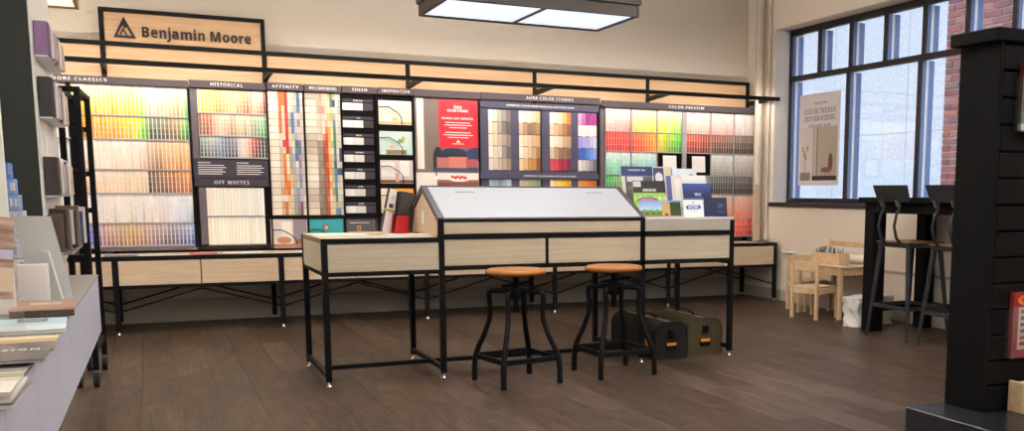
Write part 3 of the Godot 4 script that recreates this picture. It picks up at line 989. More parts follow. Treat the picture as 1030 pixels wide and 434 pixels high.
	for k in 5:
		var y: float = [1.648, 1.390, 1.143, 0.886, 0.70][k]
		var h: float = [0.202, 0.200, 0.20, 0.213, 0.15][k]
		var im := pic(96, 72, hx(["e9dcc4", "c4dbd6", "d9cfca", "e8932c", "f5c21c"][k]))
		if k == 0:
			grad(im, 0.0, 0.75, hx("efe4d0"), hx("e6d5b8"))
			fr(im, 0.18, 0.66, 0.18, 0.2, hx("efe9dc"))
			fr(im, 0.42, 0.72, 0.14, 0.14, hx("c9b394"))
			fr(im, 0.68, 0.5, 0.13, 0.36, hx("e3dccc"))
			fr(im, 0.0, 0.88, 1.0, 0.12, hx("d2b287"))
		elif k == 1:
			fr(im, 0.2, 0.80, 0.62, 0.2, hx("847458"))
			fr(im, 0.56, 0.55, 0.14, 0.26, hx("dfe6df"))
			fe(im, 0.64, 0.4, 0.1, 0.09, hx("8aa45c"))
			fe(im, 0.72, 0.28, 0.05, 0.08, hx("b0b848"))
			fe(im, 0.36, 0.66, 0.08, 0.08, hx("d8a08c"))
		elif k == 2:
			fr(im, 0.05, 0.1, 0.4, 0.6, hx("f0ece8"))
			fr(im, 0.6, 0.05, 0.3, 0.65, hx("f4f0ec"))
			fr(im, 0.0, 0.85, 1.0, 0.15, hx("7a4a38"))
			fr(im, 0.46, 0.55, 0.12, 0.4, hx("c8a08c"))
		elif k == 3:
			fr(im, 0.0, 0.0, 0.2, 1.0, hx("f4e6cc"))
			fr(im, 0.24, 0.0, 0.08, 1.0, hx("f0d8b0"))
			fr(im, 0.6, 0.2, 0.4, 0.8, hx("d9761e"))
		else:
			fr(im, 0.0, 0.6, 1.0, 0.4, hx("e8a414"))
			fe(im, 0.7, 0.4, 0.16, 0.2, hx("fbe9a0"))
		st = begin()
		sheet(st, 0.282, h, 0.006)
		var ph := put("photo", st, pmat("room_photo_%d" % k, im), t, Vector3(1.9485, y, ZD - 0.008))
		st = begin()
		tube(st, [Vector3(-0.14, h * 0.72, 0.016), Vector3(-0.06, h * 0.74, 0.022), Vector3(0.02, h * 0.5, 0.022), Vector3(0.05, h * 0.3, 0.020), Vector3(0.053, 0.0, 0.012)], 0.0035, 6)
		put("wire_clip", st, M["black_steel"], ph)
	# ---- poster
	t = thing("poster_panel", "large poster of a navy sofa below a red text block", "poster")
	st = begin()
	bb(st, Vector3(2.109, 0.63, ZD - 0.03), Vector3(2.6845, 1.885, ZD - 0.006))
	put("back_panel", st, M["display_black"], t)
	header(t, "", 2.103, 2.699, 1.893, 1.955, -8.655, 0.02)
	var im2 := pic(256, 540, hx("e9e2dc"))
	fr(im2, 0.0, 0.0, 0.38, 0.60, hx("76665f"))
	fr(im2, 0.03, 0.0, 0.11, 0.5, hx("e6ded4"))
	fr(im2, 0.10, 0.0, 0.02, 0.5, hx("f6f2ec"))
	fr(im2, 0.375, 0.0, 0.625, 0.345, hx("d42030"))
	fr(im2, 0.38, 0.345, 0.62, 0.20, hx("6d5f5c"))
	fe(im2, 0.35, 0.41, 0.075, 0.07, hx("1a1f36"))
	fr(im2, 0.275, 0.40, 0.12, 0.115, hx("1c2136"))
	fe(im2, 0.60, 0.40, 0.24, 0.055, hx("222944"))
	fr(im2, 0.36, 0.39, 0.64, 0.11, hx("1b2138"))
	fe(im2, 0.95, 0.39, 0.16, 0.05, hx("313858"))
	fr(im2, 0.30, 0.485, 0.70, 0.03, hx("39456a"))
	fr(im2, 0.33, 0.415, 0.20, 0.075, hx("b46a66"))
	fr(im2, 0.52, 0.41, 0.30, 0.080, hx("c87a68"))
	fr(im2, 0.80, 0.425, 0.20, 0.06, hx("a85058"))
	fr(im2, 0.0, 0.525, 1.0, 0.12, hx("efe8e2"))
	fr(im2, 0.31, 0.515, 0.02, 0.03, hx("3a2a26"))
	fr(im2, 0.33, 0.575, 0.67, 0.10, hx("7a4a3c"))
	fr(im2, 0.33, 0.575, 0.67, 0.02, hx("9a6450"))
	fe(im2, 0.68, 0.565, 0.17, 0.022, hx("e8e8ee"))
	for k in 9:
		fe(im2, 0.57 + 0.026 * k, 0.551 + 0.004 * (k % 3), 0.022, 0.010, hx(["d83a2c", "e8663a", "c82a34"][k % 3]))
	fr(im2, 0.0, 0.66, 1.0, 0.34, hx("d8ccc4"))
	st = begin()
	sheet(st, 0.568, 1.232, 0.005)
	var po := put("print", st, pmat("poster_print", im2, 0.3), t, Vector3(2.400, 0.655, ZD - 0.006))
	write(po, "Aura", 0.030, Vector3(0.10, 1.165, 0.0052), M["white_print"], 0.075, true, true)
	write(po, "COLOR STORIES", 0.020, Vector3(0.10, 1.132, 0.0052), M["white_print"], 0.19)
	write(po, "NUANCED. LIGHT. EXPRESSIVE.", 0.017, Vector3(0.10, 1.065, 0.0052), M["white_print"], 0.29)
	st = begin()
	for r in 6:
		var ww: float = [0.22, 0.25, 0.16, 0.23, 0.27, 0.19][r]
		var yy := 1.025 - r * 0.022 - (0.02 if r > 2 else 0.0)
		bb(st, Vector3(0.10 - ww * 0.5, yy, 0.005), Vector3(0.10 + ww * 0.5, yy + 0.006, 0.0056))
	put("small_print", st, M["white_print"], po)
	st = begin()
	prism(st, PackedVector2Array([Vector2(0.08, 0.855), Vector2(0.12, 0.855), Vector2(0.10, 0.878)]), 0.0006, Transform3D(Basis.IDENTITY, Vector3(0, 0, 0.005)))
	put("emblem", st, M["white_print"], po)
	write(po, "Benjamin Moore", 0.010, Vector3(0.10, 0.843, 0.0052), M["white_print"], 0.10)
	aura_panel()
	preview_rack()
	# pictures on the lower ledge
	var low := [["picture_card", "framed photo of a pale room with brown bowls below the Affinity chips", 0.895, 1.183, 0.60, 0.840], ["picture_card", "teal card with white script propped below the Williamsburg chips", 1.198, 1.478, 0.60, 0.838], ["picture_card", "charcoal card with a small gold emblem below the gloss samples", 1.490, 1.742, 0.60, 0.836]]
	for k in 3:
		var im := pic(96, 84, hx(["d6cac4", "2f97a3", "4a464c"][k]))
		if k == 0:
			fr(im, 0.62, 0.0, 0.38, 1.0, hx("8a7d88"))
			fr(im, 0.3, 0.1, 0.28, 0.6, hx("efe6e0"))
			fe(im, 0.35, 0.72, 0.2, 0.12, hx("b4755c"))
			fe(im, 0.8, 0.78, 0.12, 0.1, hx("8e4a34"))
			fr(im, 0.0, 0.86, 1.0, 0.14, hx("9a6a54"))
		elif k == 1:
			fr(im, 0.43, 0.2, 0.14, 0.18, hx("7a5040"))
			fe(im, 0.5, 0.29, 0.055, 0.07, hx("f0906a"))
		else:
			fr(im, 0.42, 0.24, 0.13, 0.20, hx("c08a3c"))
			fr(im, 0.46, 0.29, 0.05, 0.13, hx("503818"))
		st = begin()
		sheet(st, low[k][3] - low[k][2], low[k][5] - low[k][4], 0.008)
		var o := put(low[k][0], st, pmat("card_print_%d" % k, im), self, Vector3((low[k][2] + low[k][3]) * 0.5, low[k][4], ZD - 0.002))
		tag(o, low[k][1], "picture")
		if k < 2:
			st = begin()
			tube(st, [Vector3(-0.13, 0.15, 0.012), Vector3(-0.06, 0.152, 0.02), Vector3(0.0, 0.12, 0.02), Vector3(0.05, 0.075, 0.02), Vector3(0.06, 0.03, 0.012)], 0.0035, 6)
			put("wire_clip", st, M["black_steel"], o)
		if k == 1:
			write(o, "Color", 0.035, Vector3(0.0, 0.085, 0.0082), M["white_print"], 0.16, true, true)
		if k == 2:
			write(o, "BENJAMIN MOORE COLORS", 0.010, Vector3(0, 0.205, 0.0082), M["white_print"], 0.16)
	# black uprights that stand between the columns
	for x in [0.907, 1.196, 1.497, 1.786, 2.1015]:
		st = begin()
		bb(st, Vector3(x - 0.006, 0.60, ZD - 0.035), Vector3(x + 0.006, 1.94, ZD + 0.014), 0.001)
		var u := put("upright", st, M["display_black"], self)
		tag(u, {0.907: "black upright between the Historical rack and Affinity chips", 1.196: "black upright between the Affinity and Williamsburg chips", 1.497: "black upright between Williamsburg chips and gloss samples", 1.786: "black upright between gloss samples and room photos", 2.1015: "black upright between room photos and sofa poster"}[x], "upright", "uprights between display columns")

func grid_panel(words: String, label: String, x0: float, x1: float, ytop: float, ybot: float, rows: int, wide: float, cols: int, pal: Array, seed_: int) -> void:
	var r2 := RandomNumberGenerator.new()
	r2.seed = seed_
	var t := thing("chip_board", label, "display")
	var st := begin()
	bb(st, Vector3(x0 - 0.002, ybot - 0.03, ZD - 0.035), Vector3(x1 + 0.002, ytop + 0.01, ZD - 0.008))
	put("back_panel", st, M["display_black"], t)
	st = begin()
	bb(st, Vector3(x0 - 0.002, ybot - 0.03, ZD - 0.008), Vector3(x1 + 0.002, ybot - 0.004, ZD + 0.012), 0.001)
	put("bottom_rail", st, M["display_black"], t)
	header(t, words, x0, x1, 1.890, 1.946, -8.655, 0.022, -99.0, (x1 - x0) * 0.74)
	var ch := (ytop - ybot) / rows
	for r in rows:
		var st2 := begin()
		var c := hx("f0e8de").lerp(hx("e2d2c2"), r2.randf())
		if words == "WILLIAMSBURG":
			c = c.lerp(hx("9c8c78"), clampf(sin(r * 0.8) * 0.5 + r * 0.02, 0.0, 0.8))
		bb(st2, Vector3(x0 + 0.004, ybot + r * ch + 0.0015, ZD - 0.008), Vector3(x0 + wide, ybot + (r + 1) * ch - 0.0015, ZD + 0.001), 0.0008, lin(c))
		put("wide_chip", st2, M["chips"], t)
	st = begin()
	var w := (x1 - 0.004 - x0 - wide - 0.002) / cols
	for k in cols:
		var left := 0
		var c := Color.WHITE
		for r in rows:
			if left <= 0:
				left = r2.randi_range(1, 3)
				var base := int(float(k) / cols * pal.size())
				c = hx(pal[clampi(base + r2.randi_range(-1, 2), 0, pal.size() - 1)])
				if r2.randf() < 0.5:
					c = c.lerp(hx("e6dccf"), r2.randf_range(0.35, 0.9))
			left -= 1
			var f := float(r) / rows
			if words == "AFFINITY":
				if k == 2 and f < 0.40:
					c = hx("c4281f")
				elif k == 1 and f > 0.45 and f < 0.72:
					c = hx("dd7a32")
				elif k == 5 and f > 0.35 and f < 0.45:
					c = hx("5a6a58")
			else:
				if k == 3 and f > 0.24:
					c = hx("d63a1e") if r % 5 else hx("e2643a")
				elif k == 2 and f > 0.36:
					c = hx("b8584a").lerp(hx("8a5a48"), f)
				elif k == 4 and f > 0.15 and f < 0.75:
					c = hx("ecac44") if r % 4 else hx("e8d49a")
				elif k < 2 and f > 0.35:
					c = hx("a8987f").lerp(hx("7d6c5c"), f)
			var cc := c.lerp(Color.WHITE, r2.randf_range(0.0, 0.16)).darkened(r2.randf_range(0.0, 0.12))
			var y := ytop - (r + 1) * ch
			bb(st, Vector3(x0 + wide + 0.002 + k * w, y + 0.0012, ZD - 0.008), Vector3(x0 + wide + 0.002 + (k + 1) * w - 0.0015, y + ch - 0.0012, ZD + 0.001), 0.0, lin(cc))
	put("color_chips", st, M["chips"], t).set_meta("kind", "stuff")

func aura_panel() -> void:
	var t := thing("chip_board", "slate blue board of four chip columns under the AURA COLOR STORIES header", "display")
	var st := begin()
	bb(st, Vector3(2.704, 0.63, ZD - 0.03), Vector3(3.283, 1.83, ZD - 0.008), 0.002)
	bb(st, Vector3(3.287, 0.63, ZD - 0.03), Vector3(3.864, 1.83, ZD - 0.008), 0.002)
	put("back_panel", st, M["slate_panel"], t)
	header(t, "AURA COLOR STORIES", 2.703, 3.866, 1.897, 1.957, -8.655, 0.024, 3.36, 0.46)
	st = begin()
	bb(st, Vector3(2.704, 1.827, ZD - 0.02), Vector3(3.865, 1.888, ZD + 0.012), 0.002)
	var b1 := put("title_band", st, M["slate_panel"], t)
	st = begin()
	bb(st, Vector3(2.696, 1.193, ZD - 0.02), Vector3(3.865, 1.253, ZD + 0.012), 0.002)
	var b2 := put("title_band", st, M["slate_panel"], t)
	for k in 2:
		var y := 1.857 if k == 0 else 1.223
		var x := 2.84 if k == 0 else 2.93
		st = begin()
		prism(st, PackedVector2Array([Vector2(x, y - 0.018), Vector2(x + 0.04, y - 0.018), Vector2(x + 0.02, y + 0.022)]), 0.001, Transform3D(Basis.IDENTITY, Vector3(0, 0, ZD + 0.012)))
		put("emblem", st, mat("emblem_blue_%d" % k, hx("26306a"), 0.5), [b1, b2][k])
		write([b1, b2][k], "EXPRESSIVE COLORS MADE FROM FULL SPECTRUM COLOR" if k == 0 else "EXPRESSIVE COLORS MADE FOR COLOR STORIES", 0.012, Vector3(x + 0.44, y, ZD + 0.0123), M["white_print"], 0.66 if k == 0 else 0.52)
	var cols := [
		[2.781, 2.993, [["EEE8E0", "B8AEA4", "6E6868"], ["E6DED2", "A89C90", "5C5656"], ["E0D2C2", "C8B4A0", "8A7C70"], ["ECE4DA", "C0B4A8", "5E5A5C"], ["EADFD2", "BCA894", "8C7A6C"]]],
		[3.072, 3.280, [["F6ECDC", "EAD8C0", "D8BC9C"], ["C8AC90", "7A5C48", "A88868"], ["EEDCC6", "DCC0A0", "C0986C"], ["F0E0CC", "D8BC98", "A47850"], ["E6C8A0", "C89460", "8C5A30"]]],
		[3.374, 3.587, [["F6EEE0", "F0C8A0", "E07830"], ["E8D2BC", "B08868", "8A5238"], ["F2E6D8", "D8C0A8", "B8946C"], ["D4BCA8", "8E6E5C", "6E4C3C"], ["C84858", "A02040", "701830"]]],
		[3.659, 3.850, [["C890C0", "8A2870", "A03888"], ["F6EAE2", "F0E0DA", "E8D8D4"], ["8C88D0", "A8A4DC", "D8D6EC"], ["3A50A8", "4A74C8", "88A0D8"], ["E2DCDA", "B0A8AA", "787278"]]]]
	var low := [["98B0C8", "7E92AC", "B8C4D0"], ["C8BC98", "A8A880", "88987C"], ["F0D8A0", "ECC048", "E0A020"], ["E8A858", "E08030", "D06818"]]
	for c in 4:
		var x0: float = cols[c][0]
		var x1: float = cols[c][1]
		for r in 7:
			var y1 := 1.812 - r * 0.1085 if r < 5 else 1.188 - (r - 5) * 0.1085
			var tri_: Array = cols[c][2][r] if r < 5 else low[c]
			var n := 5
			for k in n:
				var f := float(k) / (n - 1) * 2.0
				var cc := hx(tri_[0]).lerp(hx(tri_[1]), f) if f <= 1.0 else hx(tri_[1]).lerp(hx(tri_[2]), f - 1.0)
				cc = jig(cc, 0.045)
				var xa := x0 + (x1 - x0) * k / n
				var s2 := begin()
				bb(s2, Vector3(xa + 0.0008, y1 - 0.106 + 0.014 * ((k * 7 + r) % 2) * 0.3, ZD - 0.008), Vector3(xa + (x1 - x0) / n - 0.0008, y1, ZD - 0.002 + 0.0015 * (k % 2)), 0.0006, lin(cc))
				put("chip", s2, M["chips"], t)
	st = begin()
	bb(st, Vector3(3.2835, 0.63, ZD - 0.02), Vector3(3.2865, 1.826, ZD + 0.008))
	bb(st, Vector3(3.858, 0.63, ZD - 0.03), Vector3(3.866, 1.826, ZD + 0.010))
	bb(st, Vector3(2.686, 0.63, ZD - 0.03), Vector3(2.702, 1.89, ZD + 0.010))
	put("divider", st, M["display_black"], t)

func preview_rack() -> void:
	var t := thing("color_rack", "paint strip rack of small square bins under the COLOR PREVIEW header", "rack")
	var st := begin()
	bb(st, Vector3(3.89, 0.62, ZD - 0.035), Vector3(5.645, 1.89, ZD - 0.012))
	put("back_panel", st, M["side_grey"], t)
	header(t, "COLOR PREVIEW", 3.889, 5.640, 1.880, 1.940, -8.655, 0.022, 4.80, 0.40)
	st = begin()
	for x in [4.2125, 4.4935, 5.105, 5.3785]:
		bb(st, Vector3(x - 0.005, 0.625, ZD - 0.012), Vector3(x + 0.005, 1.88, ZD + 0.012), 0.001)
	bb(st, Vector3(4.772, 0.625, ZD - 0.012), Vector3(4.824, 1.88, ZD + 0.012), 0.002)
	put("divider", st, M["shelf_lip"], t)
	for y in [1.652, 1.464, 1.242, 1.055, 0.805, 0.628]:
		st = begin()
		bb(st, Vector3(3.94, y, ZD - 0.012), Vector3(5.64, y + 0.008, ZD + 0.012), 0.001)
		put("shelf_lip", st, M["shelf_lip"], t)
	var xs := [[3.943, 4.205], [4.220, 4.486], [4.501, 4.768], [4.828, 5.098], [5.112, 5.372], [5.386, 5.638]]
	var ys := [[1.661, 1.878], [1.473, 1.650], [1.251, 1.463], [1.064, 1.240], [0.814, 1.053], [0.637, 0.803]]
	var cells := [
		[["FFF0EC", "F5A8A0", "FFE8E0", "F58880"], ["FFF0D8", "F5B850", "FFF6D0", "F5D840"], ["FFF8D0", "F0E040", "FAFAD8", "90D850"], ["FCE8DC", "F0A898", "FCE6DE", "EEA898"], ["FBE4DC", "E8A8A0", "F8E4E0", "E0A8A4"], ["F8F0EE", "E0D0CC", "F4F0EE", "D8D0D0"]],
		[["F03838", "C01018", "F04830", "D02010"], ["F05028", "D83010", "F8A820", "F08810"], ["F8D820", "E8B810", "60D030", "20A020"], ["D86040", "9A3020", "B85038", "7A2818"], ["A86050", "583028", "986858", "503830"], ["8A6860", "403430", "807068", "383430"]],
		[["E8F8F0", "60C8A0", "E6F6F2", "70C8B0"], ["E8F8F4", "70D0C0", "E4F4F4", "70C8C8"], [], [], ["ECECE8", "A8A8A4", "F0EEEA", "B0ACA8"], ["EEEAE8", "B0A8A4", "ECEAEA", "A8A6A8"]],
		[["30B860", "108838", "C8A070", "A88050"], ["30B0A0", "108878", "30A0A8", "107888"], ["3878B8", "184878", "4868B0", "203870"], ["8890A0", "384050", "808890", "303840"], ["787878", "282828", "686868", "242424"], ["706868", "302828", "686464", "2c2a2a"]],
		[["F0F0FA", "A0B8E0", "EEF0FA", "90A8D8"], ["F0ECF8", "B8A0D0", "F2EAF6", "B890C0"], ["F8EAF0", "E0A0B8", "F8ECF0", "E090A8"], ["F8E0D0", "F0A070", "FAE0D0", "F0A068"], ["FADCCB", "F09060", "FADCCC", "F09468"], ["FADAD0", "F08868", "FAD8D0", "EE8870"]],
		[["4060B0", "203878", "5058A8", "283070"], ["7050A0", "402868", "804898", "482060"], ["B04080", "701848", "C03868", "801838"], ["F08840", "E06020", "F07838", "E05018"], ["F08040", "E05820", "F06840", "D84820"], ["F07050", "D04028", "E86850", "C83C28"]]]
	var names := ["left", "second", "third", "fourth", "fifth", "right"]
	var rest := begin()
	for r in 6:
		for c in 6:
			var cl: Array = cells[r][c]
			if cl.is_empty():
				continue
			var x0: float = xs[c][0]
			var x1: float = xs[c][1]
			var n := 9
			var p := (x1 - x0) / n
			for k in n:
				var f := float(k) / (n - 1)
				var a := jig(hx(cl[0]).lerp(hx(cl[2]), f), 0.03)
				var b := jig(hx(cl[1]).lerp(hx(cl[3]), f), 0.05)
				var o := Vector3(x0 + (k + 0.5) * p, ys[r][0], ZD - 0.002)
				if r == 0 and c < 4:
					var s2 := begin()
					card(s2, Vector3.ZERO, p * 0.955, ys[r][1] - ys[r][0], 6, a, b, 0.03, 0.045)
					tag(put("color_strip", s2, M["chips"], self, o), "%s paint strip card, %s of the Preview rack's %s top bin" % [hue_name(a.lerp(b, 0.6)), ORD[k], names[c]], "paint card", "strip cards in the Preview rack")
				else:
					card(rest, o, p * 0.955, ys[r][1] - ys[r][0], 6 if r % 2 == 0 else 3, a, b, 0.03, 0.045)
	var o2 := put("color_strips", rest, M["chips"], self)
	tag(o2, "rest of the small paint strip cards filling the Preview rack's bins", "paint cards")
	o2.set_meta("kind", "stuff")
	# recessed literature pockets
	for k in 2:
		var x0: float = xs[2 + k][0]
		var x1: float = xs[2 + k][1]
		st = begin()
		bb(st, Vector3(x0, 1.251, ZD - 0.012), Vector3(x1, 1.463, ZD - 0.008))
		bb(st, Vector3(x0, 1.251, ZD - 0.008), Vector3(x0 + 0.03, 1.463, ZD + 0.012))
		bb(st, Vector3(x1 - 0.03, 1.251, ZD - 0.008), Vector3(x1, 1.463, ZD + 0.012))
		put("pocket", st, M["display_black"], t)
		st = begin()
		box(st, Vector3.ZERO, Vector3(0.15, 0.16, 0.006), 0.001, Basis(Vector3(1, 0, 0), -0.06))
		var lf := put("leaflet", st, M["paper"], self, Vector3((x0 + x1) * 0.5, 1.36, ZD + 0.010))
		tag(lf, ["white leaflet in the left black pocket of the Preview rack", "white leaflet in the right black pocket of the Preview rack"][k], "leaflet", "leaflets in the Preview rack")

# ---------------------------------------------------------------- island
func island() -> void:
	var t := thing("consultation_island", "black steel island desk with wood panels and a sloped white lightbox roof", "desk")
	var zf := -5.505
	var zb := -6.27
	var xl := 0.833
	var xm := 1.474
	var xn := 2.752
	var xr := 3.405
	var h := 0.016
	var st: SurfaceTool
	# legs
	for p in [[xl, 0.82], [xm, 0.92], [xn, 0.92], [xr, 0.905]]:
		for z in [zf - h, zb + h]:
			st = begin()
			bb(st, Vector3(p[0] - h, 0.035, z - h), Vector3(p[0] + h, p[1], z + h), 0.002)
			put("leg", st, M["black_steel"], t)
			st = begin()
			lathe(st, [Vector2(0.0, 0.0), Vector2(0.018, 0.0), Vector2(0.018, 0.009), Vector2(0.006, 0.016), Vector2(0.006, 0.037)], 12, Vector3(p[0], 0, z))
			put("foot", st, M["chrome"], t)
		st = begin()
		bb(st, Vector3(p[0] - 0.013, 0.05, zb + 0.032), Vector3(p[0] + 0.013, 0.078, zf - 0.032), 0.002)
		put("floor_rail", st, M["black_steel"], t)
	st = begin()
	bb(st, Vector3(xl + 0.014, 0.05, -5.82), Vector3(xr - 0.014, 0.075, -5.795), 0.002)
	put("stretcher", st, M["black_steel"], t)
	# front rails
	st = begin()
	bb(st, Vector3(xl + h, 0.792, zf - 0.03), Vector3(xm - h, 0.819, zf), 0.002)
	bb(st, Vector3(xl + h, 0.613, zf - 0.03), Vector3(xm - h, 0.635, zf), 0.002)
	bb(st, Vector3(xm + h, 0.904, zf - 0.03), Vector3(xn - h, 0.921, zf), 0.002)
	bb(st, Vector3(xm + h, 0.806, zf - 0.03), Vector3(xr - h, 0.836, zf), 0.002)
	bb(st, Vector3(xm + h, 0.629, zf - 0.03), Vector3(xr - h, 0.654, zf), 0.002)
	bb(st, Vector3(xl + h, 0.613, zb), Vector3(xr - h, 0.635, zb + 0.03), 0.002)
	bb(st, Vector3(xl + h, 0.792, zb), Vector3(xm - h, 0.819, zb + 0.03), 0.002)
	for x in [xl, xm, xn, xr]:
		bb(st, Vector3(x - 0.012, 0.615, zb + 0.032), Vector3(x + 0.012, 0.640, zf - 0.032), 0.002)
	bb(st, Vector3(2.105, 0.654, zf - 0.03), Vector3(2.121, 0.806, zf - 0.001), 0.001)
	put("rail", st, M["black_steel"], t)
	# wood panels
	for q in [[xl + h, xm - h, 0.636, 0.791], [xm + h, 2.104, 0.655, 0.805], [2.122, xn - h, 0.655, 0.805], [xn + h, xr - h, 0.655, 0.805]]:
		st = begin()
		bb(st, Vector3(q[0], q[2], zf - 0.024), Vector3(q[1], q[3], zf - 0.006), 0.002)
		put("drawer_front", st, M["ash"], t)
	st = begin()
	bb(st, Vector3(xm + h, 0.837, zf - 0.026), Vector3(xn - h, 0.903, zf - 0.004), 0.002)
	put("wood_band", st, M["ash"], t)
	st = begin()
	bb(st, Vector3(xn + h, 0.837, zf - 0.026), Vector3(xr - h, 0.904, zf - 0.002), 0.002)
	put("wood_band", st, M["counter_pale"] if M.has("counter_pale") else mat("counter_pale", hx("b4ada4"), 0.5), t)
	# side panels
	st = begin()
	bb(st, Vector3(xl - 0.012, 0.625, zb + 0.034), Vector3(xl + 0.006, 0.79, zf - 0.034), 0.002)
	put("side_panel", st, M["ash"], t)
	st = begin()
	bb(st, Vector3(xl - 0.014, 0.792, zb + 0.034), Vector3(xl + 0.006, 0.8195, zf - 0.034), 0.002)
	put("side_rail", st, mat("brown_edge", hx("7d6350"), 0.5), t)
	st = begin()
	bb(st, Vector3(xr - 0.006, 0.655, zb + 0.034), Vector3(xr + 0.010, 0.90, zf - 0.034), 0.002)
	put("side_panel", st, M["ash"], t)
	# worktops
	st = begin()
	bb(st, Vector3(xl - 0.012, 0.805, zb), Vector3(xm - 0.018, 0.8215, zf - 0.03), 0.001)
	put("worktop", st, M["cream_laminate"], t)
	st = begin()
	bb(st, Vector3(xn + 0.017, 0.905, zb), Vector3(xr + 0.012, 0.922, zf - 0.002), 0.002)
	put("worktop", st, M["white_laminate"], t)
	st = begin()
	bb(st, Vector3(xm + h, 0.64, zb + 0.03), Vector3(xr - h, 0.80, zb + 0.045), 0.002)
	bb(st, Vector3(xl + h, 0.64, zb + 0.03), Vector3(xm - h, 0.80, zb + 0.045), 0.002)
	put("back_panel", st, M["ash"], t)
	# lightbox roof
	var ya := 1.098
	var za := -5.885
	for side in [0, 1]:
		var x := xm if side == 0 else xn
		st = begin()
		var up := Vector3(1, 0, 0)
		bar(st, Vector3(x, 0.915, zf - 0.012), Vector3(x, ya, za), 0.034, 0.03, 0.002)
		bar(st, Vector3(x, 0.915, zb + 0.012), Vector3(x, ya, za), 0.034, 0.03, 0.002)
		put("roof_frame", st, M["roof_grey"] if M.has("roof_grey") else mat("roof_grey", hx("3b3a42"), 0.35), t)
		st = begin()
		var tr := Transform3D(Basis(Vector3(0, 0, 1), Vector3(0, 1, 0), Vector3(-1, 0, 0)), Vector3(x + 0.006, 0, 0))
		prism(st, PackedVector2Array([Vector2(zb + 0.03, 0.822), Vector2(zf - 0.03, 0.822), Vector2(zf - 0.03, 0.90), Vector2(za, ya - 0.022), Vector2(zb + 0.03, 0.90)]), 0.012, tr)
		var gb := put("gable_panel", st, M["maple"], t)
		if side == 0:
			st = begin()
			bb(st, Vector3(x - 0.014, 0.885, -5.90), Vector3(x - 0.006, 0.965, -5.855), 0.002)
			put("switch_plate", st, M["white_plastic"], gb)
	var sl := Vector3(0, ya - 0.915, za - zf)
	var n := Vector3(0, -sl.z, sl.y).normalized()
	for side in [0, 1]:
		st = begin()
		var a := Vector3((xm + xn) * 0.5, 0.922, zf - 0.004) if side == 0 else Vector3((xm + xn) * 0.5, 0.922, zb + 0.004)
		var b := Vector3((xm + xn) * 0.5, ya + 0.004, za)
		var zz := (b - a).normalized()
		var yy := zz.cross(Vector3(1, 0, 0)).normalized()
		if yy.y < 0:
			yy = -yy
		box(st, (a + b) * 0.5 + yy * 0.004, Vector3(xn - xm - 0.036, 0.010, a.distance_to(b)), 0.001, Basis(Vector3(1, 0, 0), yy, Vector3(1, 0, 0).cross(yy)))
		var panel := put("white_panel", st, M["white_gloss"], t)
		if side == 0:
			for x in [1.70, 2.55]:
				st = begin()
				box(st, a.lerp(b, 0.80) + Vector3(x - (xm + xn) * 0.5, 0, 0) + yy * 0.0095, Vector3(0.115, 0.003, 0.007), 0.0, Basis(Vector3(1, 0, 0), yy, Vector3(1, 0, 0).cross(yy)))
				put("slot", st, M["grey_metal"], panel)
	st = begin()
	bb(st, Vector3(xm - 0.017, ya - 0.002, za - 0.018), Vector3(xn + 0.017, ya + 0.014, za + 0.018), 0.003)
	put("ridge_bar", st, M["roof_grey"], t)

func stool(label: String, c: Vector3, turn: float) -> void:
	var t := thing("stool", label, "stool", c, turn, "metal stools with round wooden seats")
	var st := begin()
	lathe(st, [Vector2(0.0, 0.612), Vector2(0.14, 0.612), Vector2(0.166, 0.618), Vector2(0.172, 0.630), Vector2(0.168, 0.642), Vector2(0.155, 0.648), Vector2(0.0, 0.648)], 32)
	put("seat", st, M["seat_wood"], t)
	st = begin()
	lathe(st, [Vector2(0.0, 0.40), Vector2(0.016, 0.40), Vector2(0.016, 0.6), Vector2(0.07, 0.604), Vector2(0.07, 0.612), Vector2(0.0, 0.612)], 16)
	put("screw_post", st, M["black_steel"], t)
	st = begin()
	lathe(st, [Vector2(0.0, 0.475), Vector2(0.034, 0.475), Vector2(0.034, 0.545), Vector2(0.0, 0.545)], 16)
	tube(st, [Vector3(-0.09, 0.552, 0.01), Vector3(0.11, 0.572, 0.0)], 0.009, 8)
	put("hub", st, M["black_steel"], t)
	for k in 4:
		var a := PI * 0.25 + k * PI * 0.5
		var d := Vector3(cos(a), 0, sin(a))
		st = begin()
		var prof := [Vector2(0.02, 0.520), Vector2(0.145, 0.520), Vector2(0.158, 0.512), Vector2(0.160, 0.48), Vector2(0.152, 0.42), Vector2(0.158, 0.36), Vector2(0.190, 0.27), Vector2(0.225, 0.20), Vector2(0.246, 0.14), Vector2(0.252, 0.08), Vector2(0.253, 0.0)]
		var pts := []
		for q in prof:
			pts.append(d * q.x + Vector3(0, q.y, 0))
		tube(st, pts, [0.015, 0.015, 0.016, 0.015, 0.014, 0.014, 0.015, 0.016, 0.016, 0.016, 0.016], 8)
		put("leg", st, M["black_steel"], t)
	st = begin()
	for k in 4:
		var a := PI * 0.25 + k * PI * 0.5
		var b := a + PI * 0.5
		bar(st, Vector3(cos(a) * 0.243, 0.145, sin(a) * 0.243), Vector3(cos(b) * 0.243, 0.145, sin(b) * 0.243), 0.014, 0.03, 0.002)
	put("foot_rail", st, M["black_steel"], t)

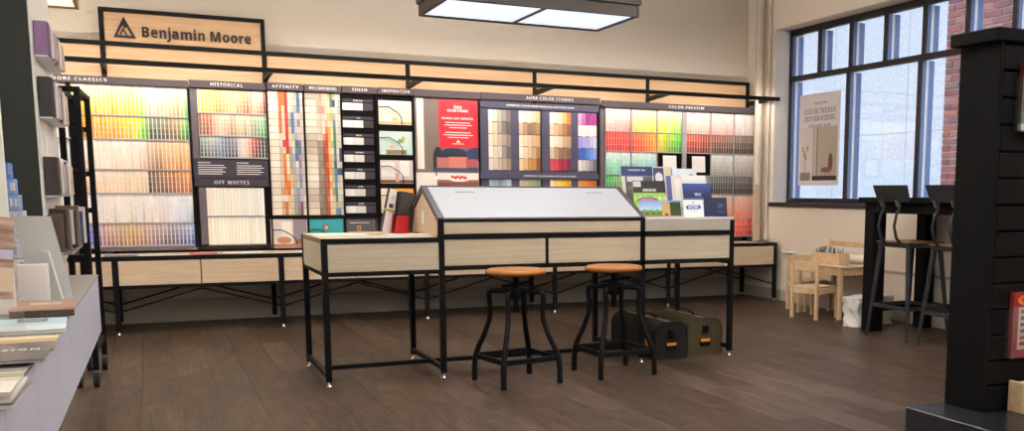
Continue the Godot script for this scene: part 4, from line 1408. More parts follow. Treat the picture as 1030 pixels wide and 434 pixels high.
func bag(called: String, label: String, m: Material, x0: float, x1: float, z0: float, z1: float, h: float) -> Node3D:
	var t := thing(called, label, "bag", Vector3((x0 + x1) * 0.5, 0, (z0 + z1) * 0.5))
	var w := (x1 - x0) * 0.5
	var poly := PackedVector2Array()
	var rr := 0.075
	for p in [[w - 0.012, 0.012, 0.012, -PI / 2], [w - rr, h - rr, rr, 0.0], [-w + rr, h - rr, rr, PI / 2], [-w + 0.012, 0.012, 0.012, PI]]:
		for i in 7:
			var a: float = p[3] + PI / 2 * i / 6.0
			poly.append(Vector2(p[0] + cos(a) * p[2], p[1] + sin(a) * p[2]))
	var st := begin()
	var l := z1 - z0
	prism(st, poly, l - 0.02, Transform3D(Basis.IDENTITY, Vector3(0, 0, -l * 0.5 + 0.01)), Color.WHITE, true)
	put("body", st, m, t)
	# seam piping round both ends
	for z in [-l * 0.5 + 0.012, l * 0.5 - 0.012]:
		st = begin()
		var ring := []
		for p in poly:
			ring.append(Vector3(p.x * 1.005, p.y * 1.004, z))
		ring.append(ring[0])
		tube(st, ring, 0.005, 6, false)
		put("piping", st, m, t)
	st = begin()
	tube(st, [Vector3(0, h - 0.002, -0.13), Vector3(0, h + 0.022, -0.10), Vector3(0, h + 0.03, 0.0), Vector3(0, h + 0.022, 0.10), Vector3(0, h - 0.002, 0.13)], 0.009, 8, true, 0.6)
	put("handle", st, M["black_canvas"], t)
	st = begin()
	bb(st, Vector3(-0.012, h - 0.001, -l * 0.45), Vector3(0.012, h + 0.004, l * 0.45))
	put("zip", st, M["grey_metal"], t)
	st = begin()
	bb(st, Vector3(-0.022, h * 0.62, l * 0.5 - 0.012), Vector3(0.022, h * 0.80, l * 0.5 + 0.004), 0.002)
	put("buckle_tab", st, M["black_matt"], t)
	st = begin()
	bb(st, Vector3(-0.038, h * 0.26, l * 0.5 - 0.012), Vector3(0.038, h * 0.46, l * 0.5 - 0.004), 0.001)
	var lb := put("label", st, M["black_matt"], t)
	st = begin()
	bb(st, Vector3(-0.035, h * 0.37, l * 0.5 - 0.004), Vector3(0.035, h * 0.45, l * 0.5 - 0.002))
	put("orange_band", st, M["orange"] if M.has("orange") else mat("orange", hx("e08a1c"), 0.5), lb)
	return t

# ---------------------------------------------------------------- loose things
func brochure(label: String, im: Image, mname: String, w: float, h: float, at: Vector3, lean := -0.22, turn := 0.0) -> MeshInstance3D:
	var st := begin()
	sheet(st, w, h, 0.005)
	var o := put("brochure", st, pmat(mname, im, 0.35), self, at)
	o.basis = Basis(Vector3.UP, turn) * Basis(Vector3(1, 0, 0), lean)
	tag(o, label, "brochure", "brochures on the island's stepped holder")
	return o

func small_things() -> void:
	stool("round wooden seat stool with curved black legs, left of the two at the island", Vector3(1.83, 0, -5.267), deg_to_rad(9))
	stool("round wooden seat stool with curved black legs, nearest the canvas bags", Vector3(2.45, 0, -5.29), deg_to_rad(3))
	var b := bag("tool_bag", "black canvas tool bag with orange labels on the floor under the island", M["black_canvas"], 2.875, 3.105, -6.25, -5.555, 0.24)
	var st := begin()
	bb(st, Vector3(-0.124, 0.06, 0.20), Vector3(-0.120, 0.125, 0.28))
	put("side_label", st, M["orange"], b)
	bag("tool_bag", "olive green canvas tool bag on the floor beside the black bag", M["olive_canvas"], 3.14, 3.40, -6.19, -5.60, 0.25)
	# papers and leaflets on the low end of the island
	for k in 3:
		st = begin()
		box(st, Vector3(0, 0.003, 0), Vector3([0.30, 0.22, 0.26][k], 0.006, [0.2, 0.28, 0.16][k]), 0.001, Basis.IDENTITY, lin(hx(["f0ece6", "b8a898", "e9e7e4"][k])))
		var o := put("paper_sheet", st, M["tinted"], self, Vector3([0.98, 1.19, 1.36][k], 0.8215, [-5.95, -6.10, -5.80][k]))
		o.rotation.y = [0.1, -0.06, 0.04][k]
		tag(o, ["white paper lying at the left end of the low island top", "brown folder lying at the back of the low island top", "white paper lying beside the gable on the low island top"][k], "paper")
	# red holder with dark brochures
	var rh := thing("brochure_holder", "red folded brochure holder on the low end of the island by the gable", "holder", Vector3(1.375, 0.8215, -6.12), 0.25)
	st = begin()
	var tr := Transform3D(Basis.IDENTITY, Vector3(0, 0, -0.006))
	prism(st, PackedVector2Array([Vector2(-0.055, 0), Vector2(0.055, 0), Vector2(0.04, 0.035), Vector2(0.045, 0.105), Vector2(-0.035, 0.105)]), 0.004, Transform3D(Basis.IDENTITY, Vector3(0, 0, 0.04)))
	prism(st, PackedVector2Array([Vector2(-0.055, 0), Vector2(0.055, 0), Vector2(0.055, 0.12), Vector2(-0.04, 0.12)]), 0.004, tr)
	bb(st, Vector3(-0.055, 0, -0.006), Vector3(0.055, 0.004, 0.044))
	put("body", st, M["red"], rh)
	for k in 3:
		st = begin()
		box(st, Vector3(0, 0.125, 0), Vector3(0.10, 0.24, 0.005), 0.001, Basis.IDENTITY, lin(hx(["202124", "2c2d31", "3a3433"][k])))
		var o := put("brochure", st, M["tinted"], self, Vector3(1.376 + 0.012 * k, 0.828, -6.105 + 0.009 * k))
		o.basis = Basis(Vector3.UP, 0.25) * Basis(Vector3(0, 0, 1), -0.17) * Basis(Vector3(1, 0, 0), -0.04)
		tag(o, ["black brochure at the back of the red holder", "dark grey brochure in the middle of the red holder", "brown-black brochure at the front of the red holder"][k], "brochure", "brochures in the red holder")
	var im := pic(64, 128, hx("ece9e2"))
	fr(im, 0.0, 0.0, 0.14, 1.0, hx("4a3a44"))
	fe(im, 0.42, 0.18, 0.12, 0.06, hx("cfcbb8"))
	fe(im, 0.72, 0.18, 0.12, 0.06, hx("cfcbb8"))
	fr(im, 0.25, 0.34, 0.26, 0.1, hx("6a3050"))
	fr(im, 0.0, 0.47, 1.0, 0.06, hx("a4b83c"))
	fr(im, 0.14, 0.53, 0.78, 0.47, hx("f4f2ee"))
	var bz := brochure("white and green brochure standing behind the red holder", im, "print_green", 0.11, 0.27, Vector3(1.315, 0.8225, -6.17), -0.08, 0.25)
	bz.basis = bz.basis * Basis(Vector3(0, 0, 1), -0.27)
	# stepped acrylic holder and its brochures on the high end
	var hz := thing("acrylic_rack", "clear stepped brochure rack on the right end of the island", "rack", Vector3(3.09, 0.922, -5.9))
	for k in 4:
		st = begin()
		bb(st, Vector3(-0.315, 0.0, 0.24 - k * 0.15), Vector3(0.315, 0.05 + k * 0.055, 0.243 - k * 0.15))
		bb(st, Vector3(-0.315, 0.045 + k * 0.05, 0.10 - k * 0.15), Vector3(0.315, 0.048 + k * 0.05, 0.24 - k * 0.15))
		put("tier", st, M["clear_acrylic"], hz)
	brochures()

func brochures() -> void:
	var y := 0.9225
	var z1 := -5.60
	var im := pic(128, 64, hx("7fa6d8"))
	grad(im, 0.0, 0.6, hx("7ba4dc"), hx("c2d6ec"))
	for k in 14:
		fe(im, 0.02 + k * 0.05, 0.80 - 0.07 * (k % 3), 0.05, 0.12, hx(["2f5a2c", "4c7a2e", "6c9830"][k % 3]))
	fr(im, 0.0, 0.86, 1.0, 0.14, hx("5c7a34"))
	fr(im, 0.54, 0.14, 0.20, 0.82, hx("c3a169"))
	fr(im, 0.60, 0.80, 0.09, 0.16, hx("4a3826"))
	fr(im, 0.74, 0.1, 0.26, 0.9, hx("28401f"))
	fr(im, 0.0, 0.93, 1.0, 0.07, hx("b7793a"))
	brochure("landscape brochure with blue sky, trees and a tan tower", im, "print_land", 0.3, 0.106, Vector3(2.925, y, z1), -0.2)
	im = pic(96, 96, hx("eef0f4"))
	for k in 24:
		fe(im, 0.18 + k * 0.028, 0.42 + 0.05 * sin(k * 1.1), 0.05, 0.10, hx("2c4fa8"))
	fr(im, 0.3, 0.66, 0.42, 0.03, hx("9aa8c8"))
	fe(im, 0.5, 0.14, 0.05, 0.05, hx("a8b4cc"))
	var o := brochure("white brochure with a blue brushed logo at the front right", im, "print_white", 0.148, 0.108, Vector3(3.162, y, z1 + 0.01), -0.2)
	write(o, "NATURA", 0.016, Vector3(0, 0.063, 0.0053), M["white_print"], 0.075, true)
	im = pic(96, 96, hx("141f44"))
	fr(im, 0.60, 0.34, 0.22, 0.03, hx("8ea0cc"))
	fr(im, 0.60, 0.42, 0.28, 0.03, hx("8ea0cc"))
	fr(im, 0.60, 0.50, 0.18, 0.03, hx("8ea0cc"))
	fr(im, 0.60, 0.74, 0.24, 0.03, hx("8ea0cc"))
	brochure("plain navy booklet at the far right of the stepped rack", im, "print_navy", 0.165, 0.125, Vector3(3.333, y, z1), -0.15, -0.12)
	# second tier
	var z2 := -5.74
	im = pic(128, 100, hx("8cc050"))
	fr(im, 0.0, 0.0, 1.0, 0.42, hx("201f26"))
	fr(im, 0.02, 0.02, 0.24, 0.2, hx("d8d4dc"))
	for k in 20:
		fe(im, 0.05 + 0.05 * k, 0.62 + 0.12 * ((k * 7) % 3), 0.06, 0.1, hx(["a4d060", "7cb040", "dcc878", "c8e088"][k % 4]))
	fe(im, 0.42, 0.68, 0.32, 0.12, hx("97607e"))
	fe(im, 0.4, 0.66, 0.2, 0.06, hx("b58098"))
	o = brochure("black headed brochure with a green and purple garden photo", im, "print_garden", 0.238, 0.19, Vector3(2.925, y + 0.045, z2), -0.22)
	write(o, "ARBORCOAT", 0.017, Vector3(0.0, 0.127, 0.0053), M["white_print"], 0.10)
	im = pic(96, 96, hx("182850"))
	grad(im, 0.0, 0.5, hx("4058a0"), hx("141f44"))
	fr(im, 0.0, 0.52, 1.0, 0.05, hx("3a78c0"))
	fr(im, 0.0, 0.58, 1.0, 0.42, hx("e4d6d0"))
	fr(im, 0.1, 0.66, 0.3, 0.34, hx("c89c94"))
	o = brochure("blue banner brochure with pale lower half, second step right", im, "print_blue", 0.215, 0.19, Vector3(3.268, y + 0.03, z2 + 0.03), -0.22)
	write(o, "101-E", 0.02, Vector3(0.0, 0.115, 0.0053), M["white_print"], 0.05)
	# third tier
	var z3 := -5.90
	im = pic(96, 96, hx("dfe6ee"))
	fr(im, 0.0, 0.0, 0.06, 1.0, hx("7fa8d8"))
	fr(im, 0.62, 0.3, 0.38, 0.5, hx("b98a78"))
	fr(im, 0.06, 0.0, 0.94, 0.16, hx("f2f2f4"))
	brochure("white brochure with a blue spine and brown corner photo", im, "print_pale", 0.215, 0.2, Vector3(3.325, y + 0.075, z3 + 0.02), -0.2)
	im = pic(96, 96, hx("e8e2da"))
	fr(im, 0.55, 0.1, 0.3, 0.8, hx("f5f2ee"))
	fr(im, 0.0, 0.0, 0.3, 1.0, hx("5a5c98"))
	brochure("white booklet with a violet edge in the middle of the rack", im, "print_violet", 0.12, 0.21, Vector3(3.172, y + 0.06, z3 + 0.05), -0.2)
	im = pic(96, 96, hx("4c4a50"))
	fr(im, 0.06, 0.02, 0.6, 0.16, hx("d4d0d4"))
	fr(im, 0.0, 0.3, 1.0, 0.7, hx("6a625e"))
	brochure("dark grey brochure with a white label at the left", im, "print_dark", 0.2, 0.22, Vector3(2.915, y + 0.045, z3 + 0.04), -0.2)
	# top tier
	var z4 := -6.06
	im = pic(128, 128, hx("d9d4d0"))
	fr(im, 0.0, 0.0, 1.0, 0.3, hx("182c60"))
	fr(im, 0.0, 0.28, 1.0, 0.03, hx("2a4c90"))
	o = brochure("navy topped brochure standing highest at the left of the rack", im, "print_top", 0.24, 0.225, Vector3(2.995, y + 0.11, z4), -0.2)
	write(o, "Benjamin Moore   Aura", 0.011, Vector3(0.0, 0.2, 0.0053), M["white_print"], 0.13, true, true)
	im = pic(96, 96, hx("cfd0d8"))
	fr(im, 0.05, 0.05, 0.55, 0.5, hx("3a3648"))
	fe(im, 0.32, 0.4, 0.2, 0.2, hx("e4dee2"))
	fr(im, 0.64, 0.0, 0.36, 1.0, hx("d8cfa8"))
	brochure("small brochure with a dark photo and cream edge on the top step", im, "print_cream", 0.15, 0.19, Vector3(3.19, y + 0.145, z4 - 0.01), -0.2)
	im = pic(96, 96, hx("e6ebf2"))
	fr(im, 0.0, 0.0, 0.05, 1.0, hx("6d9ad4"))
	fe(im, 0.78, 0.4, 0.16, 0.22, hx("bc9082"))
	brochure("pale blue edged brochure on the top step at the right", im, "print_sky", 0.2, 0.2, Vector3(3.36, y + 0.125, z4), -0.2)

# ---------------------------------------------------------------- window corner
func kid_chair(label: String, c: Vector3, turn: float) -> void:
	# faces +x in its own axes, back at -x
	var t := thing("child_chair", label, "chair", c, turn, "children's pine chairs")
	var w := 0.135
	var st: SurfaceTool
	for s in [-1.0, 1.0]:
		st = begin()
		box(st, Vector3(-w, 0.25, s * w), Vector3(0.027, 0.50, 0.027), 0.003)
		put("back_leg", st, M["pine"], t)
		st = begin()
		box(st, Vector3(w, 0.135, s * w), Vector3(0.027, 0.27, 0.027), 0.003)
		put("leg", st, M["pine"], t)
		st = begin()
		box(st, Vector3(0, 0.245, s * w), Vector3(0.24, 0.05, 0.020), 0.003)
		put("apron", st, M["pine"], t)
		st = begin()
		tube(st, [Vector3(-w + 0.01, 0.245, s * (w + 0.011)), Vector3(-w + 0.01, 0.245, s * (w + 0.016))], 0.006, 8)
		put("bolt", st, M["black_matt"], t)
	st = begin()
	box(st, Vector3(0.0, 0.278, 0), Vector3(0.29, 0.012, 0.236), 0.004)
	put("seat", st, mat("pale_seat", hx("e6d3b0"), 0.45) if not M.has("pale_seat") else M["pale_seat"], t)
	st = begin()
	box(st, Vector3(-w - 0.002, 0.46, 0), Vector3(0.018, 0.085, 0.238), 0.004)
	put("backrest", st, M["pine"], t)
	for s in [-1.0, 1.0]:
		st = begin()
		box(st, Vector3(s * w, 0.245, 0), Vector3(0.02, 0.05, 0.238), 0.003)
		put("cross_rail", st, M["pine"], t)

func bar_stool(label: String, c: Vector3) -> void:
	var t := thing("bar_stool", label, "stool", c, 0.0, "bar stools at the window counter")
	var st := begin()
	box(st, Vector3(0, 0.722, 0), Vector3(0.36, 0.014, 0.36), 0.005)
	put("seat", st, M["dark_seat"] if M.has("dark_seat") else grained("dark_seat", grain_image(31, hx("80603f"), hx("5f4328"), 0.8, 5.0), Vector3(1.2, 5.0, 5.0), 0.4), t)
	st = begin()
	box(st, Vector3(0, 0.700, 0), Vector3(0.34, 0.03, 0.34), 0.004)
	put("seat_frame", st, M["dark_panel"], t)
	for sx in [-1.0, 1.0]:
		for sz in [-1.0, 1.0]:
			st = begin()
			tube(st, [Vector3(sx * 0.15, 0.69, sz * 0.15), Vector3(sx * 0.185, 0.22, sz * 0.20), Vector3(sx * 0.20, 0.0, sz * 0.225)], [0.021, 0.016, 0.012], 8)
			put("leg", st, M["dark_panel"], t)
	st = begin()
	for k in 4:
		var c4 := [Vector3(-0.182, 0.24, -0.196), Vector3(-0.182, 0.24, 0.196), Vector3(0.182, 0.24, 0.196), Vector3(0.182, 0.24, -0.196)]
		bar(st, c4[k], c4[(k + 1) % 4], 0.012, 0.028, 0.002)
	put("foot_rail", st, M["dark_panel"], t)
	for s in [-1.0, 1.0]:
		st = begin()
		tube(st, [Vector3(-0.13, 0.70, s * 0.085), Vector3(-0.175, 0.715, s * 0.085), Vector3(-0.215, 0.76, s * 0.085), Vector3(-0.238, 0.84, s * 0.085), Vector3(-0.222, 0.92, s * 0.085), Vector3(-0.19, 0.985, s * 0.085), Vector3(-0.215, 1.06, s * 0.085), Vector3(-0.23, 1.10, s * 0.085)], 0.011, 8)
		put("back_rod", st, M["dark_panel"], t)
		st = begin()
		bar(st, Vector3(-0.215, 0.985, s * 0.085), Vector3(-0.235, 1.03, s * 0.085), 0.016, 0.006)
		put("clip", st, M["grey_metal"], t)
	st = begin()
	var rows := []
	for i in 9:
		var f := (i - 4) / 4.0
		rows.append(Vector3(0.028 * f * f, 0, f * 0.175))
	for i in 8:
		var a: Vector3 = rows[i]
		var b: Vector3 = rows[i + 1]
		var lo := Vector3(-0.208, 1.02, 0)
		var hi := Vector3(-0.252, 1.14, 0)
		var n := Vector3(-1, -0.35, 0).normalized()
		var th := Vector3(0.006, 0, 0)
		var wide := Vector3(1, 1, 1.08)
		quad(st, lo + a, lo + b, hi + b * wide, hi + a * wide, n)
		quad(st, lo + a + th, lo + b + th, hi + b * wide + th, hi + a * wide + th, -n)
		quad(st, hi + a * wide, hi + b * wide, hi + b * wide + th, hi + a * wide + th, Vector3.UP)
		quad(st, lo + a, lo + b, lo + b + th, lo + a + th, Vector3.DOWN)
		if i == 0:
			quad(st, lo + a, lo + a + th, hi + a * wide + th, hi + a * wide, Vector3(0, 0, -1))
		if i == 7:
			quad(st, lo + b, lo + b + th, hi + b * wide + th, hi + b * wide, Vector3(0, 0, 1))
	put("backrest", st, M["dark_panel"], t)

func window_corner() -> void:
	var st: SurfaceTool
	# poster hung inside the glass
	var t := thing("window_poster", "tall cream poster with a chair photo hanging in the left window pane", "poster", Vector3(5.858, 1.155, -7.905), -PI / 2)
	var im := pic(160, 224, hx("f6eee8"))
	fr(im, 0.03, 0.37, 0.33, 0.58, hx("efe5de"))
	fr(im, 0.36, 0.37, 0.60, 0.58, hx("cdc2ae"))
	fr(im, 0.40, 0.37, 0.05, 0.55, hx("ddd3c0"))
	fr(im, 0.46, 0.37, 0.03, 0.55, hx("8f8470"))
	fr(im, 0.36, 0.90, 0.60, 0.05, hx("4a3c34"))
	for k in 12:
		fe(im, 0.10 + 0.025 * (k % 6), 0.58 + 0.03 * (k % 5), 0.02, 0.014, hx(["c99a94", "d8b0aa", "b8887e"][k % 3]))
	fr(im, 0.16, 0.62, 0.015, 0.24, hx("9a7a70"))
	fr(im, 0.05, 0.86, 0.26, 0.09, hx("a8927e"))
	fe(im, 0.80, 0.75, 0.055, 0.10, hx("8a5a54"))
	fe(im, 0.70, 0.83, 0.13, 0.030, hx("9a645c"))
	for q in [0.60, 0.67, 0.76, 0.81]:
		fr(im, q, 0.85, 0.012, 0.09, hx("5c3c36"))
	st = begin()
	sheet(st, 0.645, 0.885, 0.004)
	var pm := pmat("window_poster_print", im, 0.5)
	pm.backlight_enabled = true
	pm.backlight = Color(0.95, 0.95, 0.95)
	put("print", st, pm, t)
	var dk := mat("poster_ink", hx("5b5f6b"), 0.6)
	write(t, "NOW IN STORE", 0.018, Vector3(0.02, 0.79, 0.0042), dk, 0.2, false, true)
	write(t, "COLOR TRENDS", 0.046, Vector3(0.01, 0.715, 0.0042), dk, 0.50, false, true)
	write(t, "2019 BROCHURE", 0.046, Vector3(0.01, 0.645, 0.0042), dk, 0.50, false, true)
	write(t, "AVAILABLE NOW", 0.024, Vector3(0.01, 0.575, 0.0042), dk, 0.36, false, true)
	# board leaning beside the racks
	st = begin()
	bb(st, Vector3(5.512, 0.587, -8.52), Vector3(5.572, 1.165, -8.50), 0.002)
	tag(put("wood_board", st, M["maple"], self), "narrow wood board standing on the counter at the corner pipe", "board")
	st = begin()
	bb(st, Vector3(5.605, 0.485, -8.13), Vector3(5.656, 0.503, -7.96), 0.004)
	tag(put("wall_ledge", st, M["white_plastic"], self), "small white ledge on the wall right of the low counter", "ledge")
	# child's table and chairs
	t = thing("child_table", "low pine children's table against the wall under the window", "table", Vector3(5.432, 0, -7.01))
	st = begin()
	box(st, Vector3(0, 0.452, 0), Vector3(0.44, 0.016, 0.66), 0.004)
	put("tabletop", st, M["pale_top"] if M.has("pale_top") else mat("pale_top", hx("dfcdab"), 0.45), t)
	for sx in [-1.0, 1.0]:
		for sz in [-1.0, 1.0]:
			st = begin()
			box(st, Vector3(sx * 0.19, 0.222, sz * 0.295), Vector3(0.034, 0.444, 0.034), 0.003)
			put("leg", st, M["pine"], t)
		st = begin()
		box(st, Vector3(sx * 0.19, 0.41, 0), Vector3(0.02, 0.065, 0.546), 0.003)
		put("apron", st, M["pine"], t)
	for sz in [-1.0, 1.0]:
		st = begin()
		box(st, Vector3(0, 0.41, sz * 0.295), Vector3(0.336, 0.065, 0.02), 0.003)
		put("apron", st, M["pine"], t)
	kid_chair("small pine chair pulled out in front of the children's table", Vector3(5.145, 0, -6.945), deg_to_rad(14))
	kid_chair("small pine chair at the far end of the children's table", Vector3(5.435, 0, -7.43), deg_to_rad(-90))
	# pencil crate
	t = thing("pencil_crate", "open pine box full of coloured pencils on the children's table", "box", Vector3(5.335, 0.46, -6.985))
	st = begin()
	for s in [-1.0, 1.0]:
		box(st, Vector3(s * 0.05, 0.05, 0), Vector3(0.010, 0.10, 0.40), 0.002)
		box(st, Vector3(0, 0.05, s * 0.195), Vector3(0.09, 0.10, 0.010), 0.002)
	box(st, Vector3(0, 0.004, 0), Vector3(0.09, 0.008, 0.38))
	put("box", st, M["pine"], t)
	var tints := ["3a6ab8", "c83c48", "48a0b0", "7a4a90", "e0a040", "3f8a50", "c86a9a", "2c3c78", "d86a3a", "60b8c8"]
	for k in 20:
		var z := -0.17 + k * 0.0165
		var p := begin()
		var a := Vector3(0, 0.0, 0)
		var d := Vector3(rng.randf_range(-0.025, 0.025), 0.125 + rng.randf_range(-0.012, 0.02), rng.randf_range(-0.03, 0.03))
		tube(p, [a, d], 0.0055, 6)
		tube(p, [d, d * 1.09], [0.005, 0.001], 6)
		var mm: Material = M["pencil_%d" % (k % 10)] if M.has("pencil_%d" % (k % 10)) else mat("pencil_%d" % (k % 10), hx(tints[k % 10]), 0.5)
		var o := put("pencil", p, mm, self, Vector3(5.335 + rng.randf_range(-0.025, 0.025), 0.469, -6.985 + z))
		tag(o, "%s pencil, %s from the far end of the pine box" % [["blue", "red", "teal", "purple", "yellow", "green", "pink", "navy", "orange", "pale blue"][k % 10], ORD[k]], "pencil", "pencils in the pine box")
	# paper roll holder
	t = thing("paper_roll_holder", "pine paper holder with a white roll at the back of the children's table", "holder", Vector3(5.575, 0.46, -7.06))
	st = begin()
	box(st, Vector3(0.04, 0.10, 0), Vector3(0.014, 0.17, 0.58), 0.003)
	box(st, Vector3(0.04, 0.09, 0.28), Vector3(0.05, 0.18, 0.02), 0.003)
	box(st, Vector3(0.04, 0.10, -0.28), Vector3(0.05, 0.2, 0.02), 0.003)
	put("frame", st, M["pine"], t)
	st = begin()
	tube(st, [Vector3(-0.005, 0.045, -0.25), Vector3(-0.005, 0.045, 0.28)], 0.04, 20)
	tube(st, [Vector3(-0.005, 0.045, 0.279), Vector3(-0.005, 0.045, 0.283)], 0.014, 12)
	put("paper_roll", st, M["paper"], t)
	st = begin()
	box(st, Vector3(0.028, 0.115, 0), Vector3(0.004, 0.05, 0.52), 0.0, Basis(Vector3(0, 0, 1), 0.2))
	put("paper_web", st, M["paper"], t)
	# crumpled white bag
	t = thing("shopping_bag", "crumpled white plastic bag on the floor behind the counter leg", "bag", Vector3(5.29, 0, -6.40), 0.22)
	var n := FastNoiseLite.new()
	n.seed = 12
	n.frequency = 11.0
	st = begin()
	var rows := []
	for i in 9:
		var y := 0.235 * i / 8.0
		var row := []
		for k in 36:
			var a := TAU * k / 36
			var q := Vector2(signf(cos(a)) * pow(absf(cos(a)), 0.45), signf(sin(a)) * pow(absf(sin(a)), 0.45))
			var waist := 1.0 - 0.05 * sin(PI * clampf((y - 0.05) / 0.15, 0.0, 1.0))
			var p := Vector3(q.x * 0.245 * waist, y, q.y * 0.10 * waist)
			p += Vector3(cos(a), 0.15, sin(a)) * n.get_noise_3d(p.x * 1.4, y * 2.2, p.z * 1.4) * 0.042
			if i == 0:
				p.y = 0.0
			row.append(p)
		rows.append(row)
	var norms := []
	for i in 9:
		var nr := []
		for k in 36:
			var along: Vector3 = rows[i][(k + 1) % 36] - rows[i][(k + 35) % 36]
			var rise: Vector3 = rows[mini(i + 1, 8)][k] - rows[maxi(i - 1, 0)][k]
			var nn := along.cross(rise).normalized()
			if nn.dot(Vector3(rows[i][k].x, 0, rows[i][k].z)) < 0:
				nn = -nn
			nr.append(nn)
		norms.append(nr)
	for i in 8:
		for k in 36:
			var k2 := (k + 1) % 36
			sq(st, [rows[i][k], norms[i][k]], [rows[i][k2], norms[i][k2]], [rows[i + 1][k2], norms[i + 1][k2]], [rows[i + 1][k], norms[i + 1][k]])
	put("body", st, M["paper"], t)
	st = begin()
	for k in 36:
		tri(st, Vector3(0, 0.205, 0), rows[8][k], rows[8][(k + 1) % 36], Vector3.UP)
	put("folded_top", st, M["paper"], t)
	# window counter
	t = thing("bar_table", "tall black bar table along the window wall", "table", Vector3(5.295, 0, -5.2))
	st = begin()
	bb(st, Vector3(-0.32, 1.01, -0.98), Vector3(0.35, 1.05, 1.2), 0.004)
	put("tabletop", st, M["black_matt"], t)
	for sx in [[-0.29, -0.165], [0.24, 0.345]]:
		for sz in [-0.93, 1.05]:
			st = begin()
			bb(st, Vector3(sx[0], 0, sz), Vector3(sx[1], 1.01, sz + 0.11), 0.003)
			put("leg", st, M["black_matt"], t)
	st = begin()
	bb(st, Vector3(-0.18, 0.93, -0.90), Vector3(0.24, 1.01, -0.86), 0.002)
	bb(st, Vector3(-0.29, 0.93, -0.82), Vector3(-0.26, 1.01, 1.05), 0.002)
	put("apron", st, M["black_matt"], t)
	st = begin()
	bb(st, Vector3(-0.18, 0.155, -0.90), Vector3(0.24, 0.215, -0.86), 0.002)
	bb(st, Vector3(0.27, 0.155, -0.82), Vector3(0.31, 0.215, 1.05), 0.002)
	put("foot_rail", st, M["black_matt"], t)
	bar_stool("dark metal bar stool with wooden seat, farther from the black post", Vector3(5.07, 0, -5.67))
	bar_stool("dark metal bar stool with wooden seat, partly hidden by the black post", Vector3(5.07, 0, -5.11))

